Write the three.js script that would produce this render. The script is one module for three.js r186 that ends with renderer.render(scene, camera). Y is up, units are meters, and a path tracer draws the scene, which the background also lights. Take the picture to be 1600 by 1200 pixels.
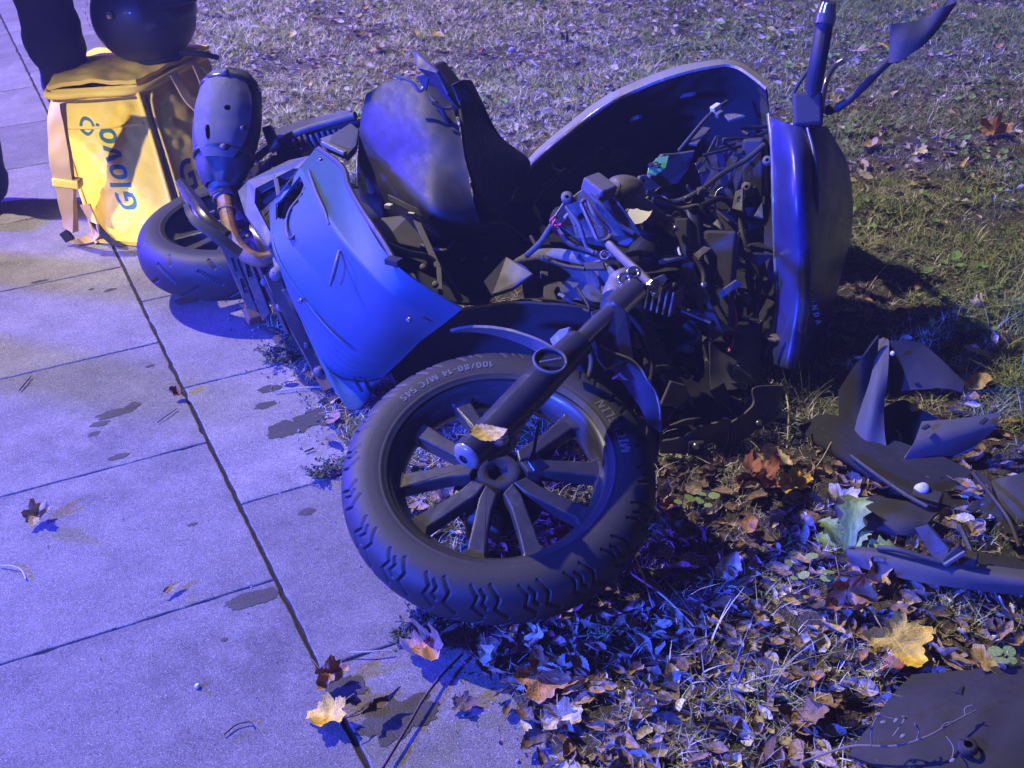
import * as THREE from 'three';
import { RoundedBoxGeometry } from 'three/addons/geometries/RoundedBoxGeometry.js';
import { mergeGeometries } from 'three/addons/utils/BufferGeometryUtils.js';
import { MarchingCubes } from 'three/addons/objects/MarchingCubes.js';
import { ImprovedNoise } from 'three/addons/math/ImprovedNoise.js';
import { FontLoader } from 'three/addons/loaders/FontLoader.js';
import { TextGeometry } from 'three/addons/geometries/TextGeometry.js';

// ---------------------------------------------------------------- camera, sky, lights
const scene = new THREE.Scene();
const camera = new THREE.PerspectiveCamera(35.06, 4 / 3, 0.05, 300);
camera.position.set(0, 1.326, 2.4);
camera.up.set(0.0451, 0.866, -0.499);
camera.lookAt(0, 1.326 - 0.4996, 2.4 - 0.8663);
const renderer = new THREE.WebGLRenderer({ antialias: true });
renderer.toneMapping = THREE.LinearToneMapping;
renderer.toneMappingExposure = 1.0;
renderer.shadowMap.enabled = true;
renderer.shadowMap.type = THREE.PCFSoftShadowMap;

const skyData = new Float32Array(64 * 32 * 4);
for (let j = 0; j < 32; j++) for (let i = 0; i < 64; i++) {
  const k = (j * 64 + i) * 4;
  skyData[k] = 0.011; skyData[k + 1] = 0.011; skyData[k + 2] = 0.026; skyData[k + 3] = 1;
}
const night = new THREE.DataTexture(skyData, 64, 32, THREE.RGBAFormat, THREE.FloatType);
night.mapping = THREE.EquirectangularReflectionMapping; night.magFilter = THREE.LinearFilter; night.needsUpdate = true;
scene.background = night; scene.environment = night;

scene.fog = new THREE.FogExp2(0xc8ccd8, 0.0075);   // thin haze, added to veil the dark parts in blue
const addedDirLight = new THREE.DirectionalLight(0xfff2e0, 0.03);  // faint directional fill, added; no such source is known here
addedDirLight.position.set(-5, 7, -3); addedDirLight.castShadow = true; scene.add(addedDirLight);
Object.assign(addedDirLight.shadow.camera, { left: -5, right: 5, top: 5, bottom: -5, near: 0.1, far: 30 });

// ---------------------------------------------------------------- helpers
let seed = 12345;
const rnd = () => { seed = (seed + 0x6D2B79F5) | 0; let t = Math.imul(seed ^ (seed >>> 15), 1 | seed); t = (t + Math.imul(t ^ (t >>> 7), 61 | t)) ^ t; return ((t ^ (t >>> 14)) >>> 0) / 4294967296; };
const rr = (a, b) => a + (b - a) * rnd();
const V = (a) => Array.isArray(a) ? new THREE.Vector3(...a) : a;
const noise = new ImprovedNoise();
const N3 = (x, y, z) => noise.noise(x, y, z);
const used = {};
const numbered = (n) => { const k = used[n] = (used[n] ?? -1) + 1; return k ? `${n}_${String(k).padStart(3, '0')}` : n; };
const bases = new Map();
function tag(o, label, category, group, kind) {
  if (label) o.userData.label = label;
  if (category) o.userData.category = category;
  if (group) o.userData.group = group;
  if (kind) o.userData.kind = kind;
  return o;
}
function thing(name, label, category, base, group) {
  const o = new THREE.Group(); o.name = numbered(name); o.position.set(...base); scene.add(o);
  bases.set(o, V(base)); return tag(o, label, category, group);
}
function part(name, geo, mat, parent, noShadow) {        // geo in world coordinates
  const b = bases.get(parent); geo.translate(-b.x, -b.y, -b.z);
  const m = new THREE.Mesh(geo, mat); m.name = name; m.castShadow = m.receiveShadow = true; parent.add(m);
  bases.set(m, b); return m;
}
function grp(name, parent) { const g = new THREE.Group(); g.name = name; parent.add(g); bases.set(g, bases.get(parent)); return g; }
function single(name, geo, mat, base, label, category, group, kind) {
  const b = V(base); geo.translate(-b.x, -b.y, -b.z);
  const m = new THREE.Mesh(geo, mat); m.name = numbered(name); m.position.copy(b); m.castShadow = m.receiveShadow = true;
  scene.add(m); return tag(m, label, category, group, kind);
}
const font = await new FontLoader().loadAsync('fonts/droid/droid_sans_bold.typeface.json');
// ---- geometry
function clean(g) { const o = g.index ? g.toNonIndexed() : g; for (const k of Object.keys(o.attributes)) if (!['position', 'normal', 'uv'].includes(k)) o.deleteAttribute(k); return o; }
const merge = (a) => mergeGeometries(a.map(clean));
function tube(pts, r, rad = 10, seg) {
  const P = pts.map(V), c = new THREE.CatmullRomCurve3(P, false, 'centripetal'), n = seg || Math.max(4, (P.length - 1) * 7);
  const g = new THREE.TubeGeometry(c, n, 1, rad, false), p = g.attributes.position, R = Array.isArray(r) ? r : [r];
  for (let i = 0; i <= n; i++) {
    const t = i / n, f = t * (R.length - 1), k = Math.min(Math.floor(f), R.length - 2), w = R.length > 1 ? R[k] + (R[k + 1] - R[k]) * (f - k) : R[0], q = c.getPointAt(t);
    for (let j = 0; j <= rad; j++) { const a = i * (rad + 1) + j; p.setXYZ(a, q.x + (p.getX(a) - q.x) * w, q.y + (p.getY(a) - q.y) * w, q.z + (p.getZ(a) - q.z) * w); }
  }
  g.computeVertexNormals();
  const L = c.getLength(), uv = g.attributes.uv; for (let i = 0; i < uv.count; i++) uv.setXY(i, uv.getX(i) * L, uv.getY(i) * 0.1);
  const caps = [0, 1].map((e) => { const q = c.getPointAt(e), t = c.getTangentAt(e), w = R[e ? R.length - 1 : 0], cg = new THREE.CircleGeometry(w, rad); cg.applyQuaternion(new THREE.Quaternion().setFromUnitVectors(new THREE.Vector3(0, 0, 1), e ? t : t.clone().negate())); cg.translate(q.x, q.y, q.z); return cg; });
  return merge([g, ...caps]);
}
function box(c, size, dirX, up = [0, 1, 0], r) {           // rounded box, its x axis along dirX
  const g = new RoundedBoxGeometry(...size, 2, r ?? Math.min(...size) * 0.18);
  const x = V(dirX || [1, 0, 0]).clone().normalize(), z = new THREE.Vector3().crossVectors(x, V(up)).normalize(), y = new THREE.Vector3().crossVectors(z, x);
  g.applyMatrix4(new THREE.Matrix4().makeBasis(x, y, z)); c = V(c); g.translate(c.x, c.y, c.z); return g;
}
function bar(a, b, w, t, up) { a = V(a); b = V(b); const d = b.clone().sub(a); return box(a.clone().add(b).multiplyScalar(0.5), [d.length(), t, w], d, up); }
function lathe(profile, a, dir, seg = 32) {                // profile [[r, along]...]
  const g = new THREE.LatheGeometry(profile.map(([r, y]) => new THREE.Vector2(r, y)), seg);
  g.applyQuaternion(new THREE.Quaternion().setFromUnitVectors(new THREE.Vector3(0, 1, 0), V(dir).clone().normalize())); a = V(a); g.translate(a.x, a.y, a.z); return g;
}
function cr(p0, p1, p2, p3, t) { const t2 = t * t, t3 = t2 * t; return 0.5 * (2 * p1 + (p2 - p0) * t + (2 * p0 - 5 * p1 + 4 * p2 - p3) * t2 + (3 * p1 - p0 - 3 * p2 + p3) * t3); }
function clin(a, t) { const n = a.length - 1, f = Math.min(Math.max(t, 0), 1) * n, k = Math.min(Math.floor(f), n - 1); return lerp(a[k], a[k + 1], f - k); }
function crv(a, t) { const n = a.length - 1, f = Math.min(Math.max(t, 0), 1) * n, k = Math.min(Math.floor(f), n - 1), u = f - k, g = (i) => a[Math.min(Math.max(i, 0), n)]; return [0, 1, 2].map((d) => cr(g(k - 1)[d], g(k)[d], g(k + 1)[d], g(k + 2)[d], u)); }
// a bent sheet with thickness through a grid of control points; opts: nu, nv, th, dent, skip(u,v), rag (ragged borders)
function shell(rows, o = {}) {
  const nu = o.nu || Math.max(6, (rows[0].length - 1) * 8), nv = o.nv || Math.max(6, (rows.length - 1) * 8), th = o.th ?? 0.004, dent = o.dent ?? 0.004, sd = o.seed ?? rnd() * 50;
  const P = [], uvs = [];
  for (let j = 0; j <= nv; j++) for (let i = 0; i <= nu; i++) {
    let u = i / nu, v = j / nv;
    if (o.rag) { const e = o.rag; if (j === 0 || j === nv) v += (j ? -1 : 1) * e * (0.5 + 0.9 * N3(u * 14, sd, j)) * (rnd() < 0.25 ? 1.6 : 0.7); if (i === 0 || i === nu) u += (i ? -1 : 1) * e * (0.5 + 0.9 * N3(v * 14, sd + 7, i)); }
    const q = V((o.facet ? clin : crv)(rows.map((r) => crv(r, u)), v));
    P.push(q); uvs.push(u * (o.us || 1), v * (o.vs || 1));
  }
  const W1 = nu + 1, nor = P.map(() => new THREE.Vector3());
  const e1 = new THREE.Vector3(), e2 = new THREE.Vector3();
  for (let j = 0; j <= nv; j++) for (let i = 0; i <= nu; i++) {
    e1.subVectors(P[j * W1 + Math.min(i + 1, nu)], P[j * W1 + Math.max(i - 1, 0)]); e2.subVectors(P[Math.min(j + 1, nv) * W1 + i], P[Math.max(j - 1, 0) * W1 + i]);
    nor[j * W1 + i].crossVectors(e1, e2).normalize();
  }
  if (dent) P.forEach((q, k) => q.addScaledVector(nor[k], dent * (N3(q.x * 9 + sd, q.y * 9, q.z * 9) + 0.5 * N3(q.x * 24, q.y * 24 + sd, q.z * 24))));
  const pos = [], uv = [], idx = [], n = P.length;
  for (const s of [0.5, -0.5]) P.forEach((q, k) => { pos.push(q.x + nor[k].x * th * s, q.y + nor[k].y * th * s, q.z + nor[k].z * th * s); uv.push(uvs[2 * k], uvs[2 * k + 1]); });
  const has = (i, j) => i >= 0 && j >= 0 && i < nu && j < nv && !(o.skip && o.skip((i + 0.5) / nu, (j + 0.5) / nv));
  for (let j = 0; j < nv; j++) for (let i = 0; i < nu; i++) if (has(i, j)) {
    const a = j * W1 + i, b = a + 1, c = a + W1, d = c + 1;
    idx.push(a, b, c, b, d, c, a + n, c + n, b + n, b + n, c + n, d + n);
  }
  const g = new THREE.BufferGeometry(); g.setAttribute('position', new THREE.Float32BufferAttribute(pos, 3)); g.setAttribute('uv', new THREE.Float32BufferAttribute(uv, 2)); g.setIndex(idx); g.computeVertexNormals();
  const rp = [], ru = [], quad = (a, b) => { const A = [a, b, b + n, a, b + n, a + n]; for (const k of A) { rp.push(pos[3 * k], pos[3 * k + 1], pos[3 * k + 2]); ru.push(uv[2 * k], uv[2 * k + 1]); } };
  for (let j = 0; j < nv; j++) for (let i = 0; i < nu; i++) if (has(i, j)) {
    const a = j * W1 + i, b = a + 1, c = a + W1, d = c + 1;
    if (!has(i, j - 1)) quad(b, a); if (!has(i, j + 1)) quad(c, d); if (!has(i - 1, j)) quad(a, c); if (!has(i + 1, j)) quad(d, b);
  }
  const rim = new THREE.BufferGeometry(); rim.setAttribute('position', new THREE.Float32BufferAttribute(rp, 3)); rim.setAttribute('uv', new THREE.Float32BufferAttribute(ru, 2)); rim.computeVertexNormals();
  return merge([g, rim]);
}
// a flat or slightly warped plate from an outline of points, with thickness and a small bevel
function plate(pts, th = 0.005, o = {}) {
  const P = pts.map(V), c = P.reduce((s, p) => s.add(p), new THREE.Vector3()).multiplyScalar(1 / P.length), n = new THREE.Vector3();
  P.forEach((p, i) => { const q = P[(i + 1) % P.length]; n.add(new THREE.Vector3().crossVectors(p.clone().sub(c), q.clone().sub(c))); });
  n.normalize(); if (n.y < 0) n.negate();
  const x = P[1].clone().sub(P[0]); x.addScaledVector(n, -x.dot(n)).normalize(); const y = new THREE.Vector3().crossVectors(n, x);
  const to2 = (p) => { const d = p.clone().sub(c); return new THREE.Vector2(d.dot(x), d.dot(y)); };
  const S = new THREE.Shape(P.map(to2));
  for (const h of o.holes || []) S.holes.push(new THREE.Path(h.map(V).map(to2)));
  const bv = Math.min(th * 0.3, 0.002);
  const g = new THREE.ExtrudeGeometry(S, { depth: th, bevelEnabled: true, bevelSize: bv, bevelThickness: bv, bevelSegments: 1, curveSegments: 6 });
  const p = g.attributes.position, res = P.map((q) => [to2(q), q.clone().sub(c).dot(n)]);
  for (let i = 0; i < p.count; i++) {
    let w = 0, s = 0; for (const [q, d] of res) { const k = 1 / (1e-7 + ((q.x - p.getX(i)) ** 2 + (q.y - p.getY(i)) ** 2) ** 2); w += k; s += k * d; }
    const v = c.clone().addScaledVector(x, p.getX(i)).addScaledVector(y, p.getY(i)).addScaledVector(n, p.getZ(i) + s / w - th / 2); p.setXYZ(i, v.x, v.y, v.z);
  }
  g.computeVertexNormals(); return g;
}
const lerp = (a, b, t) => [a[0] + (b[0] - a[0]) * t, a[1] + (b[1] - a[1]) * t, a[2] + (b[2] - a[2]) * t];
const add = (a, b) => [a[0] + b[0], a[1] + b[1], a[2] + b[2]];

// ---------------------------------------------------------------- textures and materials
function tex(size, fn, srgb, rep) {
  const d = new Uint8Array(size * size * 4);
  for (let j = 0; j < size; j++) for (let i = 0; i < size; i++) { const c = fn(i / size, j / size, i, j), k = (j * size + i) * 4; for (let q = 0; q < 3; q++) d[k + q] = Math.max(0, Math.min(255, 255 * (Array.isArray(c) ? c[q] : c))); d[k + 3] = 255; }
  const t = new THREE.DataTexture(d, size, size); t.wrapS = t.wrapT = THREE.RepeatWrapping; t.magFilter = THREE.LinearFilter; if (srgb) t.colorSpace = THREE.SRGBColorSpace; if (rep) t.repeat.set(rep, rep); t.needsUpdate = true; return t;
}
// noise that tiles with period 1
const tn = (u, v, f, z = 0) => { const a = N3(u * f, v * f, z), b = N3((u - 1) * f, v * f, z), c = N3(u * f, (v - 1) * f, z), d = N3((u - 1) * f, (v - 1) * f, z); return (a * (1 - u) * (1 - v) + b * u * (1 - v) + c * (1 - u) * v + d * u * v); };
const rn = (() => { const r = []; for (let i = 0; i < 65536; i++) r.push(rnd()); return (i, j) => r[((i & 255) << 8) | (j & 255)]; })();
const concreteColor = tex(1024, (u, v, i, j) => {
  const g = rn(i, j), h = rn((i >> 1) + 91, (j >> 1) + 17), h3 = rn((i / 3 | 0) + 31, (j / 3 | 0) + 77), c = tn(u, v, 5.3, 1) * 0.09 + tn(u, v, 17.7, 2) * 0.06 + tn(u, v, 61, 4) * 0.05;
  let k = 0.6 + c * 1.3 + (g - 0.5) * 0.2 + (h - 0.5) * 0.26; if (h > 0.985) k += 0.22; if (h < 0.02) k -= 0.2; if (h3 > 0.996) k += 0.25;
  return [k * 1.0, k * 0.975, k * 0.945];
}, true);
const concreteBump = tex(512, (u, v, i, j) => 0.5 + (rn(i, j) - 0.5) * 0.5 + (rn((i >> 1) + 9, (j >> 1) + 5) - 0.5) * 0.5 + tn(u, v, 21, 7) * 0.3);
const grainBump = tex(512, (u, v, i, j) => 0.5 + tn(u, v, 90, 3) * 0.5 + (rn(i, j) - 0.5) * 0.35);
const grimeRough = tex(512, (u, v, i, j) => { const a = tn(u, v, 7, 11) * 0.5 + tn(u, v, 23, 12) * 0.35 + tn(u, v, 80, 5) * 0.2; return 0.62 + a * 0.45; });
const grimeColor = tex(512, (u, v, i, j) => { const a = tn(u, v, 9, 21) + 0.6 * tn(u, v, 31, 22) + 0.4 * tn(u, v, 90, 23), d = Math.max(0, a - 0.12) * 1.1; let k = 0.72 + (rn(i, j) - 0.5) * 0.06; return [k + d * 0.5, k + d * 0.46, k + d * 0.38]; }, true);
const rustColor = tex(512, (u, v, i, j) => { const a = tn(u, v, 8, 31) + 0.7 * tn(u, v, 29, 32) + 0.5 * tn(u, v, 95, 33), t = Math.min(1, Math.max(0, 0.45 + a)); return [0.34 + 0.26 * t, 0.31 + 0.13 * t, 0.29 + 0.03 * t]; }, true);
const soilColor = tex(1024, (u, v, i, j) => { const a = tn(u, v, 9, 41) * 0.5 + tn(u, v, 33, 42) * 0.5 + tn(u, v, 120, 43) * 0.6, k = 0.27 + a * 0.16 + (rn(i, j) - 0.5) * 0.12; return [k * 1.06, k, k * 0.9]; }, true);
const soilBump = tex(512, (u, v, i, j) => 0.5 + tn(u, v, 14, 51) * 0.4 + tn(u, v, 60, 52) * 0.5 + (rn(i, j) - 0.5) * 0.3);
const clothBump = tex(256, (u, v, i, j) => 0.5 + 0.3 * Math.sin(i * 1.57) * Math.cos(j * 1.57) + (rn(i, j) - 0.5) * 0.4);
const cl = (t, r) => { const c = t.clone(); c.repeat.set(r, r); c.needsUpdate = true; return c; };
function scuffTex(base, n, chips) {                       // scratches, chips and dust on moulded plastic
  const c = document.createElement('canvas'); c.width = c.height = 1024; const x = c.getContext('2d'); x.fillStyle = `rgb(${base},${base},${base})`; x.fillRect(0, 0, 1024, 1024);
  for (let i = 0; i < 14000; i++) { x.fillStyle = rnd() < 0.55 ? 'rgba(255,250,240,.07)' : 'rgba(20,20,30,.10)'; const s = 1 + rnd() * 2.5; x.fillRect(rnd() * 1024, rnd() * 1024, s, s); }
  for (let i = 0; i < 60; i++) { x.fillStyle = `rgba(${rnd() < 0.5 ? '235,225,205' : '30,28,30'},${0.03 + rnd() * 0.05})`; x.beginPath(); x.ellipse(rnd() * 1024, rnd() * 1024, 10 + rnd() * 60, 6 + rnd() * 30, rnd() * 3, 0, 7); x.fill(); }
  for (let k = 0; k < 14; k++) { const cx = rnd() * 1024, cy = rnd() * 1024, a = rnd() * 3.14; for (let i = 0; i < n / 14; i++) { const l = 15 + rnd() * 110, px = cx + (rnd() - 0.5) * 220, py = cy + (rnd() - 0.5) * 120, b = a + (rnd() - 0.5) * 0.5; x.strokeStyle = `rgba(245,242,235,${0.1 + rnd() * 0.45})`; x.lineWidth = 0.6 + rnd() * 1.8; x.beginPath(); x.moveTo(px, py); x.quadraticCurveTo(px + Math.cos(b) * l * 0.5 + 4, py + Math.sin(b) * l * 0.5, px + Math.cos(b) * l, py + Math.sin(b) * l + 5); x.stroke(); } }
  for (let i = 0; i < chips; i++) { x.fillStyle = `rgba(250,248,240,${0.3 + rnd() * 0.5})`; x.beginPath(); const px = rnd() * 1024, py = rnd() * 1024; x.moveTo(px, py); for (let k = 0; k < 5; k++) x.lineTo(px + (rnd() - 0.5) * 14, py + (rnd() - 0.5) * 14); x.fill(); }
  const t = new THREE.CanvasTexture(c); t.colorSpace = THREE.SRGBColorSpace; t.wrapS = t.wrapT = THREE.RepeatWrapping; return t;
}
const scuff = scuffTex(176, 150, 40);
const M = {};
const std = (k, o) => M[k] = new THREE.MeshPhysicalMaterial({ side: THREE.DoubleSide, ...o });
const lin = (r, g, b) => new THREE.Color().setRGB(r, g, b);
std('plastic', { color: lin(0.072, 0.073, 0.078), roughness: 1, map: cl(scuff, 1), roughnessMap: cl(grimeRough, 3), bumpMap: cl(grainBump, 4), bumpScale: 0.0004 });
std('plasticGrey', { color: lin(0.17, 0.17, 0.178), roughness: 1, map: cl(scuff, 1), roughnessMap: cl(grimeRough, 2), bumpMap: cl(grainBump, 4), bumpScale: 0.0004 });
std('plasticDark', { color: lin(0.036, 0.036, 0.039), roughness: 0.95, map: cl(grimeColor, 3), bumpMap: cl(grainBump, 4), bumpScale: 0.0004 });
std('tail', { color: lin(0.05, 0.05, 0.055), roughness: 1, map: cl(scuff, 1), roughnessMap: cl(grimeRough, 2), bumpMap: cl(grainBump, 4), bumpScale: 0.0004 });
std('gloss', { color: lin(0.05, 0.052, 0.064), roughness: 0.34, clearcoat: 0.6, clearcoatRoughness: 0.15, map: cl(grimeColor, 2), roughnessMap: cl(grimeRough, 2) });
std('rimLitPale', { color: lin(0.5, 0.51, 0.46), roughness: 0.5, map: cl(grimeColor, 4), roughnessMap: cl(grimeRough, 3) });  // pale tone holds the lamp light on the leg shield rim
std('paint', { color: lin(0.06, 0.07, 0.26), roughness: 0.6, clearcoat: 0.15, clearcoatRoughness: 0.3, map: cl(scuff, 1), roughnessMap: cl(grimeRough, 2) });
std('lip', { color: lin(0.34, 0.34, 0.3), roughness: 0.35, map: cl(grimeColor, 4), roughnessMap: cl(grimeRough, 3) });  // pale tone for small parts and for highlights along edges
std('rubber', { color: lin(0.027, 0.027, 0.028), roughness: 0.62, map: cl(grimeColor, 3), bumpMap: cl(grainBump, 6), bumpScale: 0.0003 });
std('rubberText', { color: lin(0.1, 0.1, 0.1), roughness: 0.6 });
std('rim', { color: lin(0.062, 0.061, 0.06), roughness: 0.6, metalness: 0, map: cl(grimeColor, 3), roughnessMap: cl(grimeRough, 3) });
std('steel', { color: lin(0.42, 0.41, 0.39), roughness: 0.32, metalness: 0.9, roughnessMap: cl(grimeRough, 4) });
std('alu', { color: lin(0.26, 0.25, 0.24), roughness: 0.6, metalness: 0.2, map: cl(grimeColor, 4), bumpMap: cl(grainBump, 3), bumpScale: 0.0006 });
std('darkMetal', { color: lin(0.075, 0.075, 0.078), roughness: 0.5, metalness: 0.15, map: cl(grimeColor, 3), roughnessMap: cl(grimeRough, 3) });
std('rusty', { color: lin(0.62, 0.6, 0.58), roughness: 0.8, map: cl(rustColor, 3), bumpMap: cl(soilBump, 6), bumpScale: 0.001 });
std('pipe', { color: lin(1.2, 1.12, 1.02), roughness: 0.6, metalness: 0.25, map: cl(rustColor, 4), bumpMap: cl(soilBump, 8), bumpScale: 0.0006 });
std('pcb', { color: lin(0.12, 0.42, 0.16), roughness: 0.5 });
std('white', { color: lin(0.6, 0.6, 0.57), roughness: 0.5 });
std('redCable', { color: lin(0.4, 0.03, 0.05), roughness: 0.5 });
std('joint', { color: lin(0.4, 0.38, 0.32), roughness: 1, map: cl(soilColor, 3), bumpMap: cl(soilBump, 6), bumpScale: 0.004 });
std('soil', { color: lin(0.95, 0.92, 0.86), roughness: 1, map: cl(soilColor, 1), bumpMap: cl(soilBump, 3), bumpScale: 0.01 });
// ---------------------------------------------------------------- the setting
const SU = [-0.40884, 0, -0.9126], SV = [0.9126, 0, -0.40884], SO = [-0.4229, 0, 0.7373];   // along the slab joint, across it, a joint crossing
const uvp = (u, v, y = 0) => [SO[0] + SU[0] * u + SV[0] * v, y, SO[2] + SU[2] * u + SV[2] * v];
const toUV = (x, z) => [(x - SO[0]) * SU[0] + (z - SO[2]) * SU[2], (x - SO[0]) * SV[0] + (z - SO[2]) * SV[2]];
const edge = (u) => 0.235 + 0.035 * N3(u * 3.1, 4.2, 0) + 0.03 * N3(u * 11, 9.2, 0) + (u < -0.2 ? -0.03 * Math.min(1, -u - 0.2) : 0) + (u > 1.3 ? 0.35 * Math.min(1, (u - 1.3) / 1.5) : 0);
const flatUV = (g, s = 1, ox = 0, oz = 0) => { const p = g.attributes.position, a = new Float32Array(p.count * 2); for (let i = 0; i < p.count; i++) { a[2 * i] = p.getX(i) * s + ox; a[2 * i + 1] = p.getZ(i) * s + oz; } g.setAttribute('uv', new THREE.BufferAttribute(a, 2)); return g; };
{
  const g = new THREE.PlaneGeometry(160, 160).rotateX(-Math.PI / 2); flatUV(g); g.translate(0, -0.075, 0);
  single('ground', g, M.soil, [0, -0.075, 0], 'bare dark soil ground lying under paving and verge', 'ground', null, 'structure');
}
const slabMats = [0, 1, 2, 3].map((k) => new THREE.MeshPhysicalMaterial({ color: lin(0.4 + 0.055 * k, 0.392 + 0.055 * k, 0.38 + 0.055 * k), roughness: 0.86, map: cl(concreteColor, 1.6), bumpMap: cl(concreteBump, 2.6), bumpScale: 0.0007 }));
const pave = new THREE.Group(); pave.name = 'pavement'; scene.add(pave); bases.set(pave, new THREE.Vector3()); tag(pave, 'grey concrete slab footpath with soil filled joints beside the grass', 'pavement', null, 'structure');
{
  const g = new THREE.PlaneGeometry(4.2, 13).rotateX(-Math.PI / 2), c = uvp(3.5, -1.5);
  g.rotateY(Math.atan2(SU[0], SU[2])); g.translate(c[0], -0.0035, c[2]); flatUV(g); part('joint_sand', g, M.joint, pave);
  const slab = (u0, u1, v0, v1, k) => {
    const out = [], J = () => (rnd() - 0.5) * 0.0024 - (rnd() < 0.06 ? 0.003 : 0), n = 22;
    for (let i = 0; i < n; i++) out.push([u0 + (u1 - u0) * i / n, v0 + J()]); for (let i = 0; i < n; i++) out.push([u1 + J(), v0 + (v1 - v0) * i / n]);
    for (let i = 0; i < n; i++) out.push([u1 - (u1 - u0) * i / n, v1 + J()]); for (let i = 0; i < n; i++) out.push([u0 + J(), v1 - (v1 - v0) * i / n]);
    const tx = 0, tz = 0, dy = 0;
    const s = new THREE.Shape(out.map(([u, v]) => new THREE.Vector2(u, v))), e = new THREE.ExtrudeGeometry(s, { depth: 0.05, bevelEnabled: true, bevelSize: 0.0025, bevelThickness: 0.003, bevelSegments: 2 }), p = e.attributes.position;
    for (let i = 0; i < p.count; i++) { const u = p.getX(i), v = p.getY(i), q = uvp(u, v, p.getZ(i) - 0.053 - dy + tx * (u - u0) * 0.6 + tz * (v - v0) * 0.6); p.setXYZ(i, ...q); }
    e.computeVertexNormals(); flatUV(e, 1, rnd() * 5, rnd() * 5); part('slab', e, slabMats[k], pave);
  };
  for (let r = -5; r <= 0; r++) for (let i = -3; i < 13; i++) {
    const off = r === 0 ? 0.25 : (r & 1) ? 0 : 0.25, u0 = i * 0.5 + off;
    slab(u0 + 0.0045, u0 + 0.4955, r * 0.5 + (r === 0 ? 0.0065 : 0.0055), r * 0.5 + 0.5 - (r === -1 ? 0.0065 : 0.0055), rnd() * 4 | 0);
  }
  // damp patches with an outline of their own
  std('damp', { color: lin(0.1, 0.097, 0.094), roughness: 0.65, map: cl(concreteColor, 1.6), bumpMap: cl(concreteBump, 2.6), bumpScale: 0.0007 });
  const stain = (c, rx, rz, sd, y = 0.0009) => {
    const out = []; for (let i = 0; i < 44; i++) { const a = i / 44 * 6.283, k = 1 + 0.42 * N3(Math.cos(a) * 1.6 + sd, Math.sin(a) * 1.6, sd) + 0.25 * N3(Math.cos(a) * 5, Math.sin(a) * 5 + sd, 3); out.push(new THREE.Vector2(Math.cos(a) * rx * k, Math.sin(a) * rz * k)); }
    const g = new THREE.ShapeGeometry(new THREE.Shape(out)).rotateX(-Math.PI / 2); g.rotateY(0.42); g.translate(c[0], y, c[2]); flatUV(g); part('damp_stain', g, M.damp, pave);
  };
  stain([-.464,0,.241], 0.05, 0.032, 1.3); stain([-.401,0,.2], 0.055, 0.04, 5.1, 0.0014); stain([-.535,0,.075], 0.027, 0.016, 2.2); stain([-.532,0,.144], 0.024, 0.014, 8.2);
  stain([-.852,0,.148], 0.045, 0.016, 3.7); stain([-.875,0,.191], 0.02, 0.011, 4.4); stain([-.823,0,.121], 0.016, 0.011, 6.4, 0.0014); stain([-.879,0,.231], 0.012, 0.008, 7.4);
  stain([-.828,0,-.056], 0.011, 0.006, 9); stain([-1.083,0,-.491], 0.008, 0.005, 10); stain([-1.032,0,-.482], 0.014, 0.007, 11); stain([-.802,0,.324], 0.022, 0.01, 12); stain([-.455,0,.787], 0.05, 0.02, 13); stain([-.194,0,1.076], 0.06, 0.04, 14); stain([-.276,0,1.011], 0.03, 0.03, 15); stain([-.925,0,-1.17], 0.04, 0.02, 16);
  stain([-.817,0,-.396], 0.03, 0.02, 17); stain([-.393,0,.544], 0.015, 0.01, 18); stain([-1.241,0,-.555], 0.02, 0.008, 19); stain([-.603,0,.568], 0.008, 0.005, 20); stain([-.485,0,.889], 0.006, 0.004, 21);
}
{ // the verge: a sheet of soil that laps over the slab edge
  const nu = 220, nv = 150, pos = [], idx = [], uv = [];
  for (let j = 0; j <= nv; j++) for (let i = 0; i <= nu; i++) {
    const u = -2.5 + 9.5 * i / nu, t = j / nv, v = edge(u) + 7 * t * (0.25 + 0.75 * t), q = uvp(u, v, j === 0 ? -0.012 : 0.006 + 0.012 * Math.min(1, t * 14) + 0.012 * N3(u * 5, v * 5, 1) * Math.min(1, t * 10) + 0.006 * N3(u * 17, v * 17, 2) + 0.02 * Math.min(1, Math.max(0, (v - 0.5) * 0.4)));
    pos.push(...q); uv.push(u, v);
  }
  for (let j = 0; j < nv; j++) for (let i = 0; i < nu; i++) { const a = j * (nu + 1) + i; idx.push(a, a + nu + 1, a + 1, a + 1, a + nu + 1, a + nu + 2); }
  const g = new THREE.BufferGeometry(); g.setAttribute('position', new THREE.Float32BufferAttribute(pos, 3)); g.setAttribute('uv', new THREE.Float32BufferAttribute(uv, 2)); g.setIndex(idx); g.computeVertexNormals();
  single('verge', g, M.soil, [0, 0, 0], 'bare brown soil of the grass verge beside the paving', 'verge', null, 'structure');
}
const vergeY = (x, z) => { const [u, v] = toUV(x, z), t = Math.max(0, v - edge(u)); if (v < edge(u)) return 0.0035; return 0.006 + 0.012 * Math.min(1, t * 8) + 0.012 * N3(u * 5, v * 5, 1) * Math.min(1, t * 6) + 0.006 * N3(u * 17, v * 17, 2) + 0.02 * Math.min(1, Math.max(0, (v - 0.5) * 0.4)); };

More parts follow.
